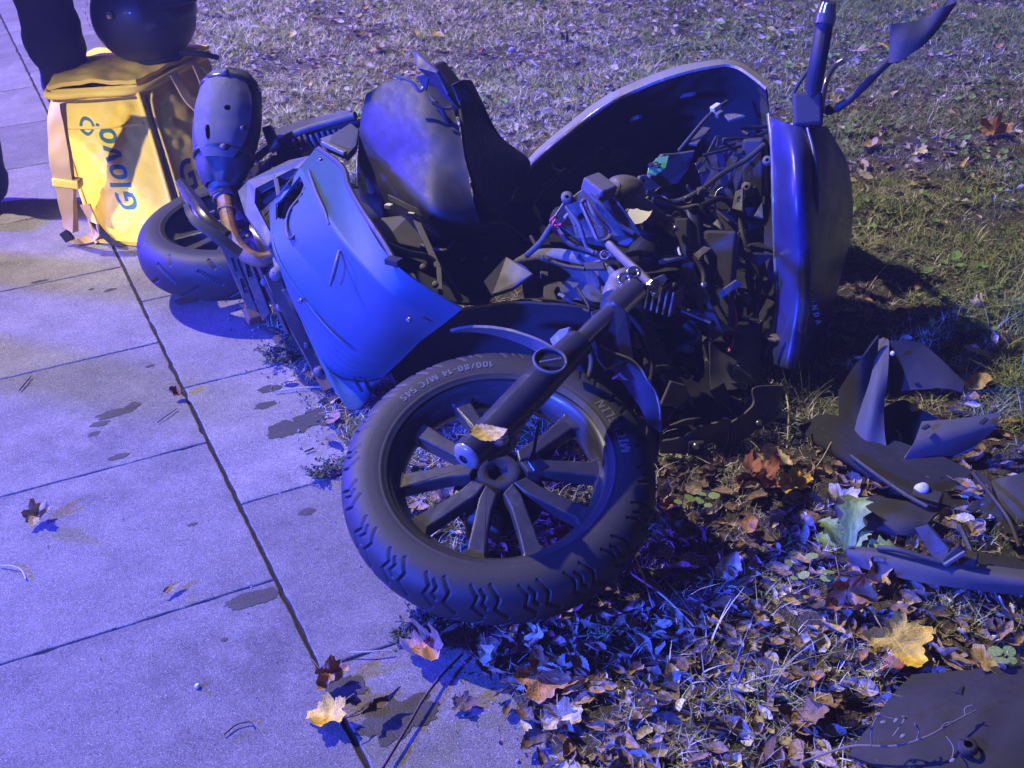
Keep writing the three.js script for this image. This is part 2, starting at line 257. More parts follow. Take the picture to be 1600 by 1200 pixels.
// ---------------------------------------------------------------- lamps outside the frame
{ // unseen street lamp, out of view, placed to light the wreck white
  const t = thing('unseen_street_lamp', 'unseen street lamp out of view, placed to light wreck and paving white', 'street lamp', [-4.6, 0, -3.9]);
  part('pole', tube([[-4.6, -0.05, -3.9], [-4.6, 2, -3.9], [-4.6, 4.2, -3.9], [-4.57, 5.5, -3.75], [-4.45, 6.15, -3.1], [-4.25, 6.3, -2.2]], [0.075, 0.07, 0.06, 0.05, 0.045, 0.04], 14), M.alu, t);
  part('base_plate', lathe([[0.001, 0.02], [0.16, 0.02], [0.16, 0], [0.001, 0]], [-4.6, -0.03, -3.9], [0, 1, 0]), M.alu, t);
  part('head', shell([[[-4.4, 6.28, -2.35], [-4.38, 6.3, -1.95], [-4.3, 6.27, -1.55]], [[-4.25, 6.38, -2.4], [-4.22, 6.4, -1.95], [-4.18, 6.33, -1.45]], [[-4.1, 6.28, -2.35], [-4.06, 6.3, -1.95], [-4.07, 6.27, -1.55]]], { th: 0.02, dent: 0 }), M.alu, t);
  M.lampGlow = new THREE.MeshStandardMaterial({ color: 0xffffff, emissive: lin(1, 0.9, 0.75), emissiveIntensity: 6 });
  part('lamp_lens', box([-4.22, 6.255, -1.9], [0.22, 0.015, 0.44], [1, 0, 0]), M.lampGlow, t);
  const l = new THREE.SpotLight(lin(1, 0.87, 0.69), 285, 0, 1.25, 0.6, 2); l.position.set(-4.22, 6.2, -1.9); l.target.position.set(0, 0, 0.2); l.castShadow = true; l.shadow.radius = 3.5; scene.add(l, l.target);
}
function unseenPatrolCar(C, label, power, aim) { // unseen car out of view, placed for its blue light
  const t = thing('unseen_patrol_car', label, 'car', C, 'unseen patrol cars with lit blue bars, out of view');
  M.carPaint = new THREE.MeshPhysicalMaterial({ color: lin(0.5, 0.5, 0.52), roughness: 0.3, clearcoat: 1 });
  M.carGlass = new THREE.MeshPhysicalMaterial({ color: lin(0.02, 0.02, 0.025), roughness: 0.08 });
  const pr = [[-2.1, 0.3], [-2.15, 0.75], [-1.95, 0.95], [-1.1, 1.0], [-0.45, 1.45], [0.9, 1.48], [1.75, 1.0], [2.1, 0.92], [2.12, 0.3], [1.7, 0.25], [1.3, 0.28], [-1.3, 0.28], [-1.7, 0.25]];
  const S = new THREE.Shape(pr.map(([z, y]) => new THREE.Vector2(z, y)));
  const g = new THREE.ExtrudeGeometry(S, { depth: 1.6, bevelEnabled: true, bevelSize: 0.06, bevelThickness: 0.07, bevelSegments: 3 }); g.translate(0, 0, -0.8); g.rotateY(-Math.PI / 2); g.translate(...C); part('body', g, M.carPaint, t);
  for (const s of [-1, 1]) {
    const win = new THREE.ExtrudeGeometry(new THREE.Shape([[-0.95, 1.03], [-0.4, 1.38], [0.82, 1.4], [1.5, 1.03]].map(([z, y]) => new THREE.Vector2(z, y))), { depth: 0.02, bevelEnabled: false }); win.rotateY(-Math.PI / 2); win.translate(C[0] + s * 0.875 + 0.01, 0, C[2]); part('side_window', win, M.carGlass, t);
    for (const z of [-1.35, 1.35]) { const w = grp('wheel', t); part('tyre', lathe([[0.2, -0.1], [0.3, -0.1], [0.32, -0.07], [0.32, 0.07], [0.3, 0.1], [0.2, 0.1]], [C[0] + s * 0.82, 0.32, C[2] + z], [1, 0, 0]), M.rubber, w); part('rim', lathe([[0.001, 0.06], [0.06, 0.07], [0.2, 0.09], [0.2, -0.09], [0.001, -0.06]], [C[0] + s * 0.82, 0.32, C[2] + z], [s, 0, 0]), M.alu, w); }
    part('headlight', box([C[0] + s * 0.6, 0.72, C[2] - 2.14], [0.35, 0.14, 0.12], [1, 0, 0]), M.white, t);
  }
  M.blueGlow = new THREE.MeshStandardMaterial({ color: lin(0.02, 0.05, 0.4), emissive: lin(0.03, 0.12, 1), emissiveIntensity: 5 });
  part('light_bar', box([C[0], 1.66, C[2] + 0.2], [1.2, 0.12, 0.25], [1, 0, 0]), M.blueGlow, t);
  part('bar_foot', box([C[0], 1.575, C[2] + 0.2], [0.9, 0.05, 0.18], [1, 0, 0]), M.plasticDark, t);
  const l = aim ? new THREE.SpotLight(lin(0.025, 0.07, 1), power, 0, 0.38, 1, 2) : new THREE.PointLight(lin(0.05, 0.025, 1), power, 0, 2); l.position.set(C[0] + 0.75, 1.7, C[2] + 0.2); if (aim) { l.target.position.set(...aim); scene.add(l.target); } l.castShadow = true; l.shadow.radius = 8; scene.add(l);
}
unseenPatrolCar([-6.6, 0, -2.45], 'unseen patrol car out of view, blue light bar placed to light paving and grass', 540);
unseenPatrolCar([-4.1, 0, 2.9], 'unseen patrol car out of view, blue beam placed to light the side cover', 420, [0.12, 0.28, 0.0]);   // unseen car, its beam placed to light the side cover blue
{ // two unseen posts, out of view, placed to shade bands in the blue light
  const unseen_shade_post = (p, label) => { const t = thing('unseen_shade_post', label, 'unseen_shade_post', p); part('post', lathe([[0.001, 0.52], [0.05, 0.52], [0.075, 0.5], [0.08, 0.47], [0.08, 0], [0.001, 0]], p, [0, 1, 0], 28), M.plasticDark, t); part('reflective_band', lathe([[0.0815, 0.36], [0.083, 0.362], [0.083, 0.42], [0.0815, 0.422]], p, [0, 1, 0], 28), M.white, t); part('base_ring', lathe([[0.08, 0.03], [0.11, 0.02], [0.115, 0], [0.08, 0]], p, [0, 1, 0], 28), M.darkMetal, t); };
  unseen_shade_post([-2.2, 0, -0.95], 'unseen low post shading the blue light on the paving, the one closer to the standing person'); unseen_shade_post([-2.2, 0, -0.575], 'unseen low post shading the blue light on the paving, the one farther from the standing person');
}
// ---------------------------------------------------------------- people (smooth union of tapered capsules)
function sdfGeo(bones, lo, hi, res, k = 0.03) {
  const c = [0, 1, 2].map((d) => (lo[d] + hi[d]) / 2), H = Math.max(...[0, 1, 2].map((d) => hi[d] - lo[d])) / 2 * 1.06;
  const mc = new MarchingCubes(res, new THREE.MeshBasicMaterial(), false, false, 160000); mc.isolation = 0;
  const near = (x, y, z) => { let m = 9, id = 0; bones.forEach((b, n) => { const [A, B, r0, r1] = b, ax = B[0] - A[0], ay = B[1] - A[1], az = B[2] - A[2], px = x - A[0], py = y - A[1], pz = z - A[2], L = ax * ax + ay * ay + az * az; const t = L ? Math.min(1, Math.max(0, (px * ax + py * ay + pz * az) / L)) : 0; const d = Math.hypot(px - ax * t, py - ay * t, pz - az * t) - (r0 + (r1 - r0) * t); if (d < m) id = n; const h = Math.max(k - Math.abs(d - m), 0) / k; m = Math.min(m, d) - h * h * k * 0.25; }); return [m, id]; };
  const h = res / 2; for (let z = 0; z < res; z++) for (let y = 0; y < res; y++) for (let x = 0; x < res; x++) { const X = c[0] + (x - h) / h * H, Y = c[1] + (y - h) / h * H, Z = c[2] + (z - h) / h * H; mc.field[z * res * res + y * res + x] = -near(X, Y, Z)[0] + (k > 0.04 && Y > 0.09 ? 0.011 * N3(X * 9, Y * 15 + X * 7, Z * 9) + 0.005 * N3(X * 22, Y * 30, Z * 22) : 0); }
  mc.update(); const n = mc.count, p = new Float32Array(n * 3), nn = new Float32Array(mc.normalArray.slice(0, n * 3)), col = new Float32Array(n * 3);
  for (let i = 0; i < n; i++) { for (let d = 0; d < 3; d++) p[3 * i + d] = c[d] + mc.positionArray[3 * i + d] * H; const q = bones[near(p[3 * i], p[3 * i + 1], p[3 * i + 2])[1]][4]; col.set(q, 3 * i); }
  const g = new THREE.BufferGeometry(); g.setAttribute('position', new THREE.BufferAttribute(p, 3)); g.setAttribute('normal', new THREE.BufferAttribute(nn, 3)); g.setAttribute('color', new THREE.BufferAttribute(col, 3)); return g;
}
const skin = [0.45, 0.27, 0.19], cloth = [0.02, 0.021, 0.04], jacket = [0.02, 0.022, 0.04], shoe = [0.015, 0.015, 0.016];
M.person = new THREE.MeshPhysicalMaterial({ vertexColors: true, roughness: 0.85, sheen: 0.2 });
M.hair = new THREE.MeshStandardMaterial({ color: lin(0.02, 0.014, 0.01), roughness: 0.8 });
function person(base, FA, FB, face, label, handAim, grip) {      // FA right foot, FB left foot, face: unit facing
  const t = thing('person', label, 'person', base), f = V(face), s = new THREE.Vector3(-f.z, 0, f.x);   // s: the person's right
  const at = (c, r, u, fw) => [c[0] + s.x * r + f.x * fw, c[1] + u, c[2] + s.z * r + f.z * fw];
  const mid = [(FA[0] + FB[0]) / 2, 0, (FA[2] + FB[2]) / 2], B = [], up = !handAim;
  const leg = (F, side) => { const hip = at(mid, side * 0.115, 0.88, 0), ank = [F[0], 0.1, F[2]], kn = lerp(ank, hip, 0.48), kk = at(kn, 0, 0, 0.025); B.push([hip, kk, 0.098, 0.072, cloth], [kk, ank, 0.073, 0.058, cloth], [[F[0], 0.045, F[2]], at(F, side * 0.03, 0.045, 0.16), 0.042, 0.036, shoe]); };
  leg(FA, 1); leg(FB, -1);
  B.push([at(mid, -0.08, 0.93, 0), at(mid, 0.08, 0.93, 0), 0.125, 0.125, cloth], [at(mid, 0, 0.95, 0), at(mid, 0, 1.2, 0), 0.14, 0.145, jacket], [at(mid, -0.08, 1.3, 0), at(mid, 0.08, 1.3, 0), 0.14, 0.14, jacket], [at(mid, -0.16, 1.41, 0), at(mid, 0.16, 1.41, 0), 0.075, 0.075, jacket], [at(mid, 0, 1.4, 0), at(mid, 0, 1.54, 0.01), 0.058, 0.052, skin]);
  const hands = [];
  for (const side of [1, -1]) {
    const sh = at(mid, side * 0.19, 1.4, 0), el = side === 1 && handAim ? at(mid, 0.27, 1.12, 0.05) : at(mid, side * 0.27, 1.13, -0.03), wr = side === 1 && handAim ? handAim : up ? at(mid, side * 0.1, 1.24, 0.2) : at(mid, side * 0.29, 0.88, 0.06);
    B.push([sh, el, 0.062, 0.05, jacket], [el, wr, 0.05, 0.036, jacket]); hands.push([el, wr, side]);
  }
  part('body', sdfGeo(B, add(mid, [-0.5, 0, -0.5]), add(mid, [0.5, 1.62, 0.5]), 88, 0.05), M.person, t);
  const hc = at(mid, 0, 1.64, 0.02), hb = [[add(hc, [0, 0.03, 0]), at(hc, 0, 0.01, -0.02), 0.088, 0.09, skin], [at(hc, 0, -0.06, 0.05), at(hc, 0, -0.075, 0.055), 0.05, 0.042, skin], [at(hc, 0, -0.01, 0.09), at(hc, 0, -0.03, 0.105), 0.012, 0.016, skin], [at(hc, 0.09, 0, 0), at(hc, 0.092, -0.03, 0.005), 0.018, 0.012, skin], [at(hc, -0.09, 0, 0), at(hc, -0.092, -0.03, 0.005), 0.018, 0.012, skin], [at(hc, -0.02, -0.065, 0.092), at(hc, 0.02, -0.065, 0.092), 0.01, 0.01, [0.4, 0.16, 0.13]], [at(hc, 0.032, 0.012, 0.078), at(hc, 0.034, 0.012, 0.08), 0.012, 0.012, [0.1, 0.08, 0.07]], [at(hc, -0.032, 0.012, 0.078), at(hc, -0.034, 0.012, 0.08), 0.012, 0.012, [0.1, 0.08, 0.07]], [at(hc, 0, -0.05, 0), at(hc, 0, -0.13, -0.01), 0.055, 0.05, skin]];
  part('head', sdfGeo(hb, add(hc, [-0.14, -0.14, -0.14]), add(hc, [0.14, 0.14, 0.14]), 56, 0.02), M.person, t);
  part('hair', new THREE.SphereGeometry(0.104, 28, 14, 0, 6.3, 0, 1.5).rotateX(-0.35).rotateY(Math.atan2(f.x, f.z)).translate(...at(hc, 0, 0.025, -0.015)), M.hair, t);
  for (const [el, wr, side] of hands) {
    const d = V(wr).sub(V(el)).normalize(), sx = new THREE.Vector3().crossVectors(d, f).normalize(), out = new THREE.Vector3().crossVectors(sx, d), P = (a, b, c) => V(wr).addScaledVector(d, a).addScaledVector(out, b).addScaledVector(sx, c).toArray(), hb2 = [[P(-0.02, 0, 0), P(0.03, 0, 0), 0.032, 0.03, skin], [P(0.04, -0.022, 0), P(0.075, -0.03, 0), 0.016, 0.013, skin], [P(0.04, 0.02, 0), P(0.075, 0.028, 0), 0.016, 0.013, skin]];
    [-0.03, -0.011, 0.009, 0.028].forEach((o, i) => { const l = [0.9, 1.05, 1, 0.78][i] * (side < 0 || !grip ? 1 : 0.7), c = side > 0 && grip ? 0.03 : 0.014; hb2.push([P(0.075, o, 0), P(0.075 + 0.04 * l, o, c), 0.0095, 0.009, skin], [P(0.075 + 0.04 * l, o, c), P(0.075 + 0.068 * l, o, c * 2.4), 0.009, 0.0075, skin]); });
    hb2.push([P(0.015, -0.03, 0.005), P(0.045, -0.056, 0.018), 0.012, 0.0105, skin], [P(0.045, -0.056, 0.018), P(0.075, -0.058, 0.03), 0.0105, 0.009, skin]);
    part('hand', sdfGeo(hb2, add(P(0.05, 0, 0.015), [-0.11, -0.11, -0.11]), add(P(0.05, 0, 0.015), [0.11, 0.11, 0.11]), 48, 0.01), M.person, t);
  }
  return t;
}
{
  const FA = [-1.564,0,-1.152], FB = [-1.275,0,-1.236];
  person([-1.42, 0, -1.12], FA, FB, [0.1, 0, 0.995], 'standing person in dark trousers behind the yellow delivery bag');
}
{ // unseen person, out of view, with a hand lamp placed to light the bag
  const wr = [-2.18, 1.03, 0.28];
  person([-2.42, 0, 0.42], [-2.36, 0, 0.56], [-2.5, 0, 0.28], [0.72, 0, -0.69], 'unseen person out of view, holding the hand lamp that lights the yellow bag', wr, true);
  const a = [-2.09, 0.985, 0.19], aim = V([-1.06, 0.22, -0.83]), d = aim.clone().sub(V(a)).normalize(), t = thing('unseen_torch', 'unseen hand lamp out of view, placed to light the yellow bag', 'unseen_torch', a);
  part('barrel', lathe([[0.001, -0.11], [0.014, -0.11], [0.015, 0.04], [0.022, 0.08], [0.023, 0.11], [0.02, 0.112]], a, d.toArray()), M.plasticDark, t);
  M.unseenTorchGlow = new THREE.MeshStandardMaterial({ color: 0xffffff, emissive: lin(1, 0.95, 0.85), emissiveIntensity: 4 });
  part('bulb_lens', lathe([[0.001, 0.11], [0.019, 0.109], [0.019, 0.105]], a, d.toArray()), M.unseenTorchGlow, t);
  const l = new THREE.SpotLight(lin(1, 0.91, 0.76), 10, 0, 0.3, 0.9, 2); l.position.copy(V(a)).addScaledVector(d, 0.12); l.target.position.copy(aim); l.castShadow = true; scene.add(l, l.target);
}
// ---------------------------------------------------------------- delivery bag and helmet
{
  const K = { a: [-1.151,.003,-.797], b: [-.888,.003,-.719], A: [-1.274,.375,-1.039], B: [-1.031,.375,-1.052], C: [-.889,.385,-1.351], D: [-1.232,.385,-1.373] };
  K.c = add(K.b, [0.17, 0, -0.28]); K.d = add(K.a, [0.03, 0, -0.32]);
  const tri = (x, y, z) => { const L = lerp(lerp(K.a, K.b, x), lerp(K.d, K.c, x), y), U = lerp(lerp(K.A, K.B, x), lerp(K.D, K.C, x), y); return lerp(L, U, z); };
  const cen = tri(0.5, 0.5, 0.5), t = thing('delivery_bag', 'yellow insulated food delivery backpack standing on the paving', 'bag', tri(0.5, 0.5, 0));
  const pt = (x, y, z, amt = 1) => { const q = tri(x, y, z), bx = 4 * x * (1 - x), by = 4 * y * (1 - y), bz = 4 * z * (1 - z), o = [q[0] - cen[0], q[1] - cen[1], q[2] - cen[2]], L = Math.hypot(...o), w = 0.007 * N3(q[0] * 16, q[1] * 11, q[2] * 16) + 0.005 * N3(q[0] * 30 + 4, q[1] * 34 - q[0] * 20, q[2] * 30) + 0.006 * N3((q[0] + q[1]) * 24, 3, q[2] * 14), m = (x === 0 || x === 1 ? by * bz : y === 0 || y === 1 ? bx * bz : bx * by), k = (0.012 * m + w * Math.min(1, m * 5)) * amt / L; return [q[0] + o[0] * k, Math.max(0.002, q[1] + o[1] * k), q[2] + o[2] * k]; };
  const face = (fn, n = 44) => { const pos = [], uv = [], idx = []; for (let j = 0; j <= n; j++) for (let i = 0; i <= n; i++) { pos.push(...pt(...fn(i / n, j / n))); uv.push(i / n, j / n); } for (let j = 0; j < n; j++) for (let i = 0; i < n; i++) { const a = j * (n + 1) + i; idx.push(a, a + 1, a + n + 1, a + 1, a + n + 2, a + n + 1); } const g = new THREE.BufferGeometry(); g.setAttribute('position', new THREE.Float32BufferAttribute(pos, 3)); g.setAttribute('uv', new THREE.Float32BufferAttribute(uv, 2)); g.setIndex(idx); g.computeVertexNormals(); return g; };
  const YEL = '#f6d446';
  const canvas = (w, h, draw) => { const c = document.createElement('canvas'); c.width = w; c.height = h; const x = c.getContext('2d'); x.fillStyle = YEL; x.fillRect(0, 0, w, h); for (let i = 0; i < 260; i++) { x.fillStyle = `rgba(${rnd() < 0.5 ? '120,80,10' : '255,225,120'},${0.02 + rnd() * 0.05})`; x.fillRect(rnd() * w, rnd() * h, 3 + rnd() * 60, 2 + rnd() * 14); } draw(x); const tx = new THREE.CanvasTexture(c); tx.colorSpace = THREE.SRGBColorSpace; return tx; };
  const side = canvas(600, 1000, (x) => {
    x.fillStyle = x.strokeStyle = '#2c6a72'; x.save(); x.translate(372, 770); x.rotate(-Math.PI / 2); x.font = 'bold 215px sans-serif'; x.scale(0.86, 0.86); x.fillText('Glovo', 0, 0); x.restore();
    x.lineWidth = 22; x.beginPath(); x.ellipse(190, 250, 46, 50, 0, 0, 7); x.stroke(); x.beginPath(); x.arc(268, 250, 14, 0, 7); x.fill();
    x.strokeStyle = 'rgba(250,235,190,.5)'; x.lineWidth = 3; x.beginPath(); x.moveTo(20, 850); x.lineTo(590, 835); x.stroke();
  });
  const front = canvas(900, 1000, (x) => { x.fillStyle = '#3a3560'; x.font = 'bold 250px sans-serif'; x.save(); x.translate(150, 700); x.fillText('Glovo', 0, 0); x.restore(); });
  const fab = (o) => new THREE.MeshPhysicalMaterial({ roughness: 0.72, sheen: 0.3, side: THREE.DoubleSide, bumpMap: cl(clothBump, 6), bumpScale: 0.0005, ...o });
  const my = fab({ color: new THREE.Color(YEL) }), ms = fab({ map: side }), mf = fab({ map: front });
  M.strap = fab({ color: lin(0.5, 0.32, 0.12) }); M.yellow = my;
  part('side_panel', face((u, v) => [u, 0, v]), ms, t); part('front_panel', face((u, v) => [1, u, v]), mf, t);
  part('back_panel', face((u, v) => [0, u, v]), my, t); part('side_panel', face((u, v) => [u, 1, v]), my, t);
  const lid = part('lid', shell([0, 0.33, 0.67, 1].map((y) => [0, 0.33, 0.67, 1].map((x) => add(tri(x * 1.04 - 0.02, y * 1.04 - 0.02, 1), [0, 0.012 + 0.012 * Math.sin(x * 3.1) * Math.sin(y * 3.1), 0]))), { th: 0.012, dent: 0.012 }), my, t);
  part('base', shell([0, 0.5, 1].map((y) => [0, 0.5, 1].map((x) => add(tri(x, y, 0), [0, 0.008, 0]))), { th: 0.008, dent: 0 }), my, t);
  part('lid_skirt', tube([tri(-0.02, 1, 0.985), tri(-0.03, 0.5, 0.98), tri(-0.03, -0.02, 0.97), tri(0.5, -0.04, 0.965), tri(1.02, -0.02, 0.97), tri(1.03, 0.5, 0.975), tri(1.02, 1, 0.985)], 0.011, 8, 60), my, t);
  const edgeT = (p, r = 0.0055) => tube(p, r, 7, 30);
  part('piping', edgeT([tri(0, -0.01, 0), pt(0, -0.01, 0.3), pt(-0.005, -0.01, 0.7), tri(0, -0.01, 0.97)]), my, t);
  part('piping', edgeT([tri(1.005, -0.01, 0), tri(1.005, -0.005, 0.35), tri(1.005, -0.005, 0.7), tri(1, -0.01, 0.97)], 0.007), my, t);
  part('piping', edgeT([tri(1.01, 0.1, 0), tri(1.02, 0.09, 0.5), tri(1.02, 0.1, 0.88), tri(1.02, 0.2, 0.95), tri(1.02, 0.8, 0.95), tri(1.02, 0.9, 0.86), tri(1.01, 0.9, 0)], 0.006), my, t);
  M.zip = fab({ color: lin(0.16, 0.1, 0.03) });
  part('zip', edgeT([tri(1.012, 0.06, 0), tri(1.016, 0.055, 0.5), tri(1.015, 0.06, 0.92)], 0.004), M.zip, t);
  part('zip', edgeT([tri(0.02, -0.035, 0.93), tri(0.5, -0.05, 0.925), tri(0.98, -0.035, 0.93)], 0.004), M.zip, t);
  part('pocket_seam', edgeT([tri(0.03, -0.03, 0.76), tri(0.5, -0.04, 0.752), tri(0.97, -0.025, 0.765)], 0.0045), my, t);
  // front handle, shoulder strap, buckle
  const hd = (y, z, o) => add(tri(1, y, z), [o, o * 0.2, o * 0.3]);
  part('handle', shell([[hd(0.35, 0.97, 0.02), hd(0.42, 0.78, 0.028), hd(0.58, 0.68, 0.03), hd(0.72, 0.8, 0.028), hd(0.75, 0.97, 0.02)], [hd(0.45, 0.97, 0.02), hd(0.48, 0.82, 0.028), hd(0.58, 0.75, 0.03), hd(0.66, 0.84, 0.028), hd(0.68, 0.97, 0.02)]], { th: 0.005, dent: 0.003 }), M.strap, t);
  part('shoulder_strap', shell([[[-1.191,.4,-.823],[-1.208,.34,-.793],[-1.213,.26,-.767],[-1.215,.17,-.764],[-1.226,.06,-.795]],
 [[-1.15,.41,-.784],[-1.159,.34,-.786],[-1.155,.26,-.759],[-1.166,.17,-.757],[-1.192,.05,-.769]]], { th: 0.02, dent: 0.008 }), M.strap, t);
  part('strap_loop', box([-1.179,.2,-.757], [0.075, 0.024, 0.035], [1, -0.12, 0.15]), M.yellow, t);
  part('strap_tail', shell([[[-1.238,.035,-.81],[-1.204,.02,-.795],[-1.176,.02,-.824],[-1.138,.06,-.794]],
 [[-1.226,.012,-.789],[-1.198,.008,-.777],[-1.162,.006,-.796],[-1.134,.03,-.782]]], { th: 0.005, dent: 0.003 }), M.strap, t);
  part('ladder_lock', box([-1.23,.03,-.793], [0.03, 0.03, 0.012], [0.8, 0.5, 0.2]), M.plasticDark, t);
  const bk = part('buckle', shell([[tri(0.02, -0.05, 0.17), tri(0.1, -0.06, 0.16)], [tri(0.1, -0.06, 0.08), tri(0.22, -0.065, 0.07)], [tri(0.22, -0.07, 0.012), tri(0.4, -0.075, 0.008)]], { th: 0.012, dent: 0.002 }), M.plasticDark, t);
  part('bottom_flap', shell([[[-1.182,.11,-.817],[-1.148,.12,-.797]],
 [[-1.158,.07,-.795],[-1.127,.07,-.768]]], { th: 0.006, dent: 0.003 }), M.yellow, t);

  const hc = [-1.025,.53,-1.233], h = thing('helmet', 'dark blue open face helmet resting on top of the yellow bag', 'helmet', [hc[0], 0.4, hc[2]]);
  std('helmet', { color: lin(0.012, 0.013, 0.026), roughness: 0.5, clearcoat: 0.15 });
  const sp = (r, sx, sy, p0, pl, t0, tl) => new THREE.SphereGeometry(r, 48, 32, p0, pl, t0, tl).scale(sx, sy, 1);
  const tilt = (g) => g.rotateY(-0.5).rotateZ(0.12).translate(...hc);
  part('shell', tilt(sp(0.138, 1.16, 1.02, 0, 6.2832, 0, 2.65)), M.helmet, h);
  part('rim_trim', tilt(new THREE.TorusGeometry(0.066, 0.009, 10, 40).rotateX(Math.PI / 2).scale(1.16, 1, 1).translate(0, -0.122, 0)), M.plasticDark, h);
  part('visor', tilt(sp(0.143, 1.17, 1.02, -0.9, 1.8, 0.95, 0.75).rotateY(Math.PI)), M.gloss, h);
  part('visor_peak', tilt(shell([[[0.1, 0.06, -0.11], [0.165, 0.07, 0], [0.1, 0.06, 0.11]], [[0.13, 0.03, -0.1], [0.215, 0.03, 0], [0.13, 0.03, 0.1]]], { th: 0.006, dent: 0 })), M.gloss, h);
  part('hinge_screw', lathe([[0.001, 0.01], [0.01, 0.008], [0.012, 0]], [hc[0] - 0.06, hc[1] + 0.03, hc[2] + 0.128], [-0.3, 0.1, 1]), M.steel, h);
  part('chin_strap', tube([add(hc, [0.1, -0.1, 0.06]), add(hc, [0.16, -0.11, 0.05]), add(hc, [0.2, -0.13, 0.02])], 0.008), M.plasticDark, h);
  const letters = []; [...'CityC'].forEach((ch, i) => {
    const g = new TextGeometry(ch, { font, size: 0.017, depth: 0.0012, curveSegments: 4 }), a = -2.15 + 0.02, th = 1.62 - 0.0, dir = new THREE.Vector3(-0.93, -0.12 + 0.0 * i, 0.36).normalize(), up = new THREE.Vector3(0.2, 0.3, 0.75).normalize();
    const c = V(hc).add(new THREE.Vector3(-0.149 + 0.004 * Math.abs(i - 2), 0.055 - i * 0.0145, 0.045 + 0.004 * i)); const x = new THREE.Vector3(0, -1, 0.25).normalize(), n = dir.clone().addScaledVector(x, -dir.dot(x)).normalize(), y = new THREE.Vector3().crossVectors(n, x);
    g.applyMatrix4(new THREE.Matrix4().makeBasis(x, y, n)); g.translate(c.x, c.y, c.z); letters.push(g);
  });
  part('lettering', merge(letters), M.white, h);
}
// ---------------------------------------------------------------- wheels
function tyreGeo(nA, nC, rc, a, b, grooves, pitches, depth) {
  const pos = [], idx = [], uv = [], R = rc + a, pl = 2 * Math.PI * R / pitches, half = b * 1.55;
  const seg = (px, py, x0, y0, x1, y1) => { const dx = x1 - x0, dy = y1 - y0, t = Math.min(1, Math.max(0, ((px - x0) * dx + (py - y0) * dy) / (dx * dx + dy * dy))); return Math.hypot(px - x0 - dx * t, py - y0 - dy * t); };
  const groove = (u, v) => { let d = 1; for (const L of grooves) { const sgn = L.s, vv = v * sgn, uu = ((u + (sgn < 0 ? 0.5 : 0)) % 1 + 1) % 1; for (const sh of [-1, 0, 1]) for (let k = 0; k + 1 < L.p.length; k++) d = Math.min(d, seg((uu + sh) * pl, vv * half, L.p[k][0] * pl, L.p[k][1] * half, L.p[k + 1][0] * pl, L.p[k + 1][1] * half) - L.w); } return d; };
  for (let i = 0; i <= nA; i++) { const A = i / nA * 2 * Math.PI, u = (i / nA * pitches) % 1; for (let j = 0; j <= nC; j++) {
    const ph = (-2.05 + 4.1 * j / nC), c = Math.cos(ph), s = Math.sin(ph); let r = rc + a * Math.sign(c) * Math.abs(c) ** 0.8, y = b * Math.sign(s) * Math.abs(s) ** 0.9;
    if (Math.abs(ph) < 1.4) { const d = groove(u, ph / 1.3); if (d < 0.0012) r -= depth * Math.min(1, Math.max(0, (0.0012 - d) / 0.0016)); }
    const e = Math.abs(Math.abs(ph) - 1.5); if (e < 0.035) { r += 0.0012; } const e2 = Math.abs(Math.abs(ph) - 1.86); if (e2 < 0.04) y *= 1.03;
    pos.push(r * Math.cos(A), y, r * Math.sin(A)); uv.push(i / nA * 1.6, j / nC * 0.2);
  } }
  for (let i = 0; i < nA; i++) for (let j = 0; j < nC; j++) { const p = i * (nC + 1) + j; idx.push(p, p + 1, p + nC + 1, p + 1, p + nC + 2, p + nC + 1); }
  const g = new THREE.BufferGeometry(); g.setAttribute('position', new THREE.Float32BufferAttribute(pos, 3)); g.setAttribute('uv', new THREE.Float32BufferAttribute(uv, 2)); g.setIndex(idx); g.computeVertexNormals(); return g;
}
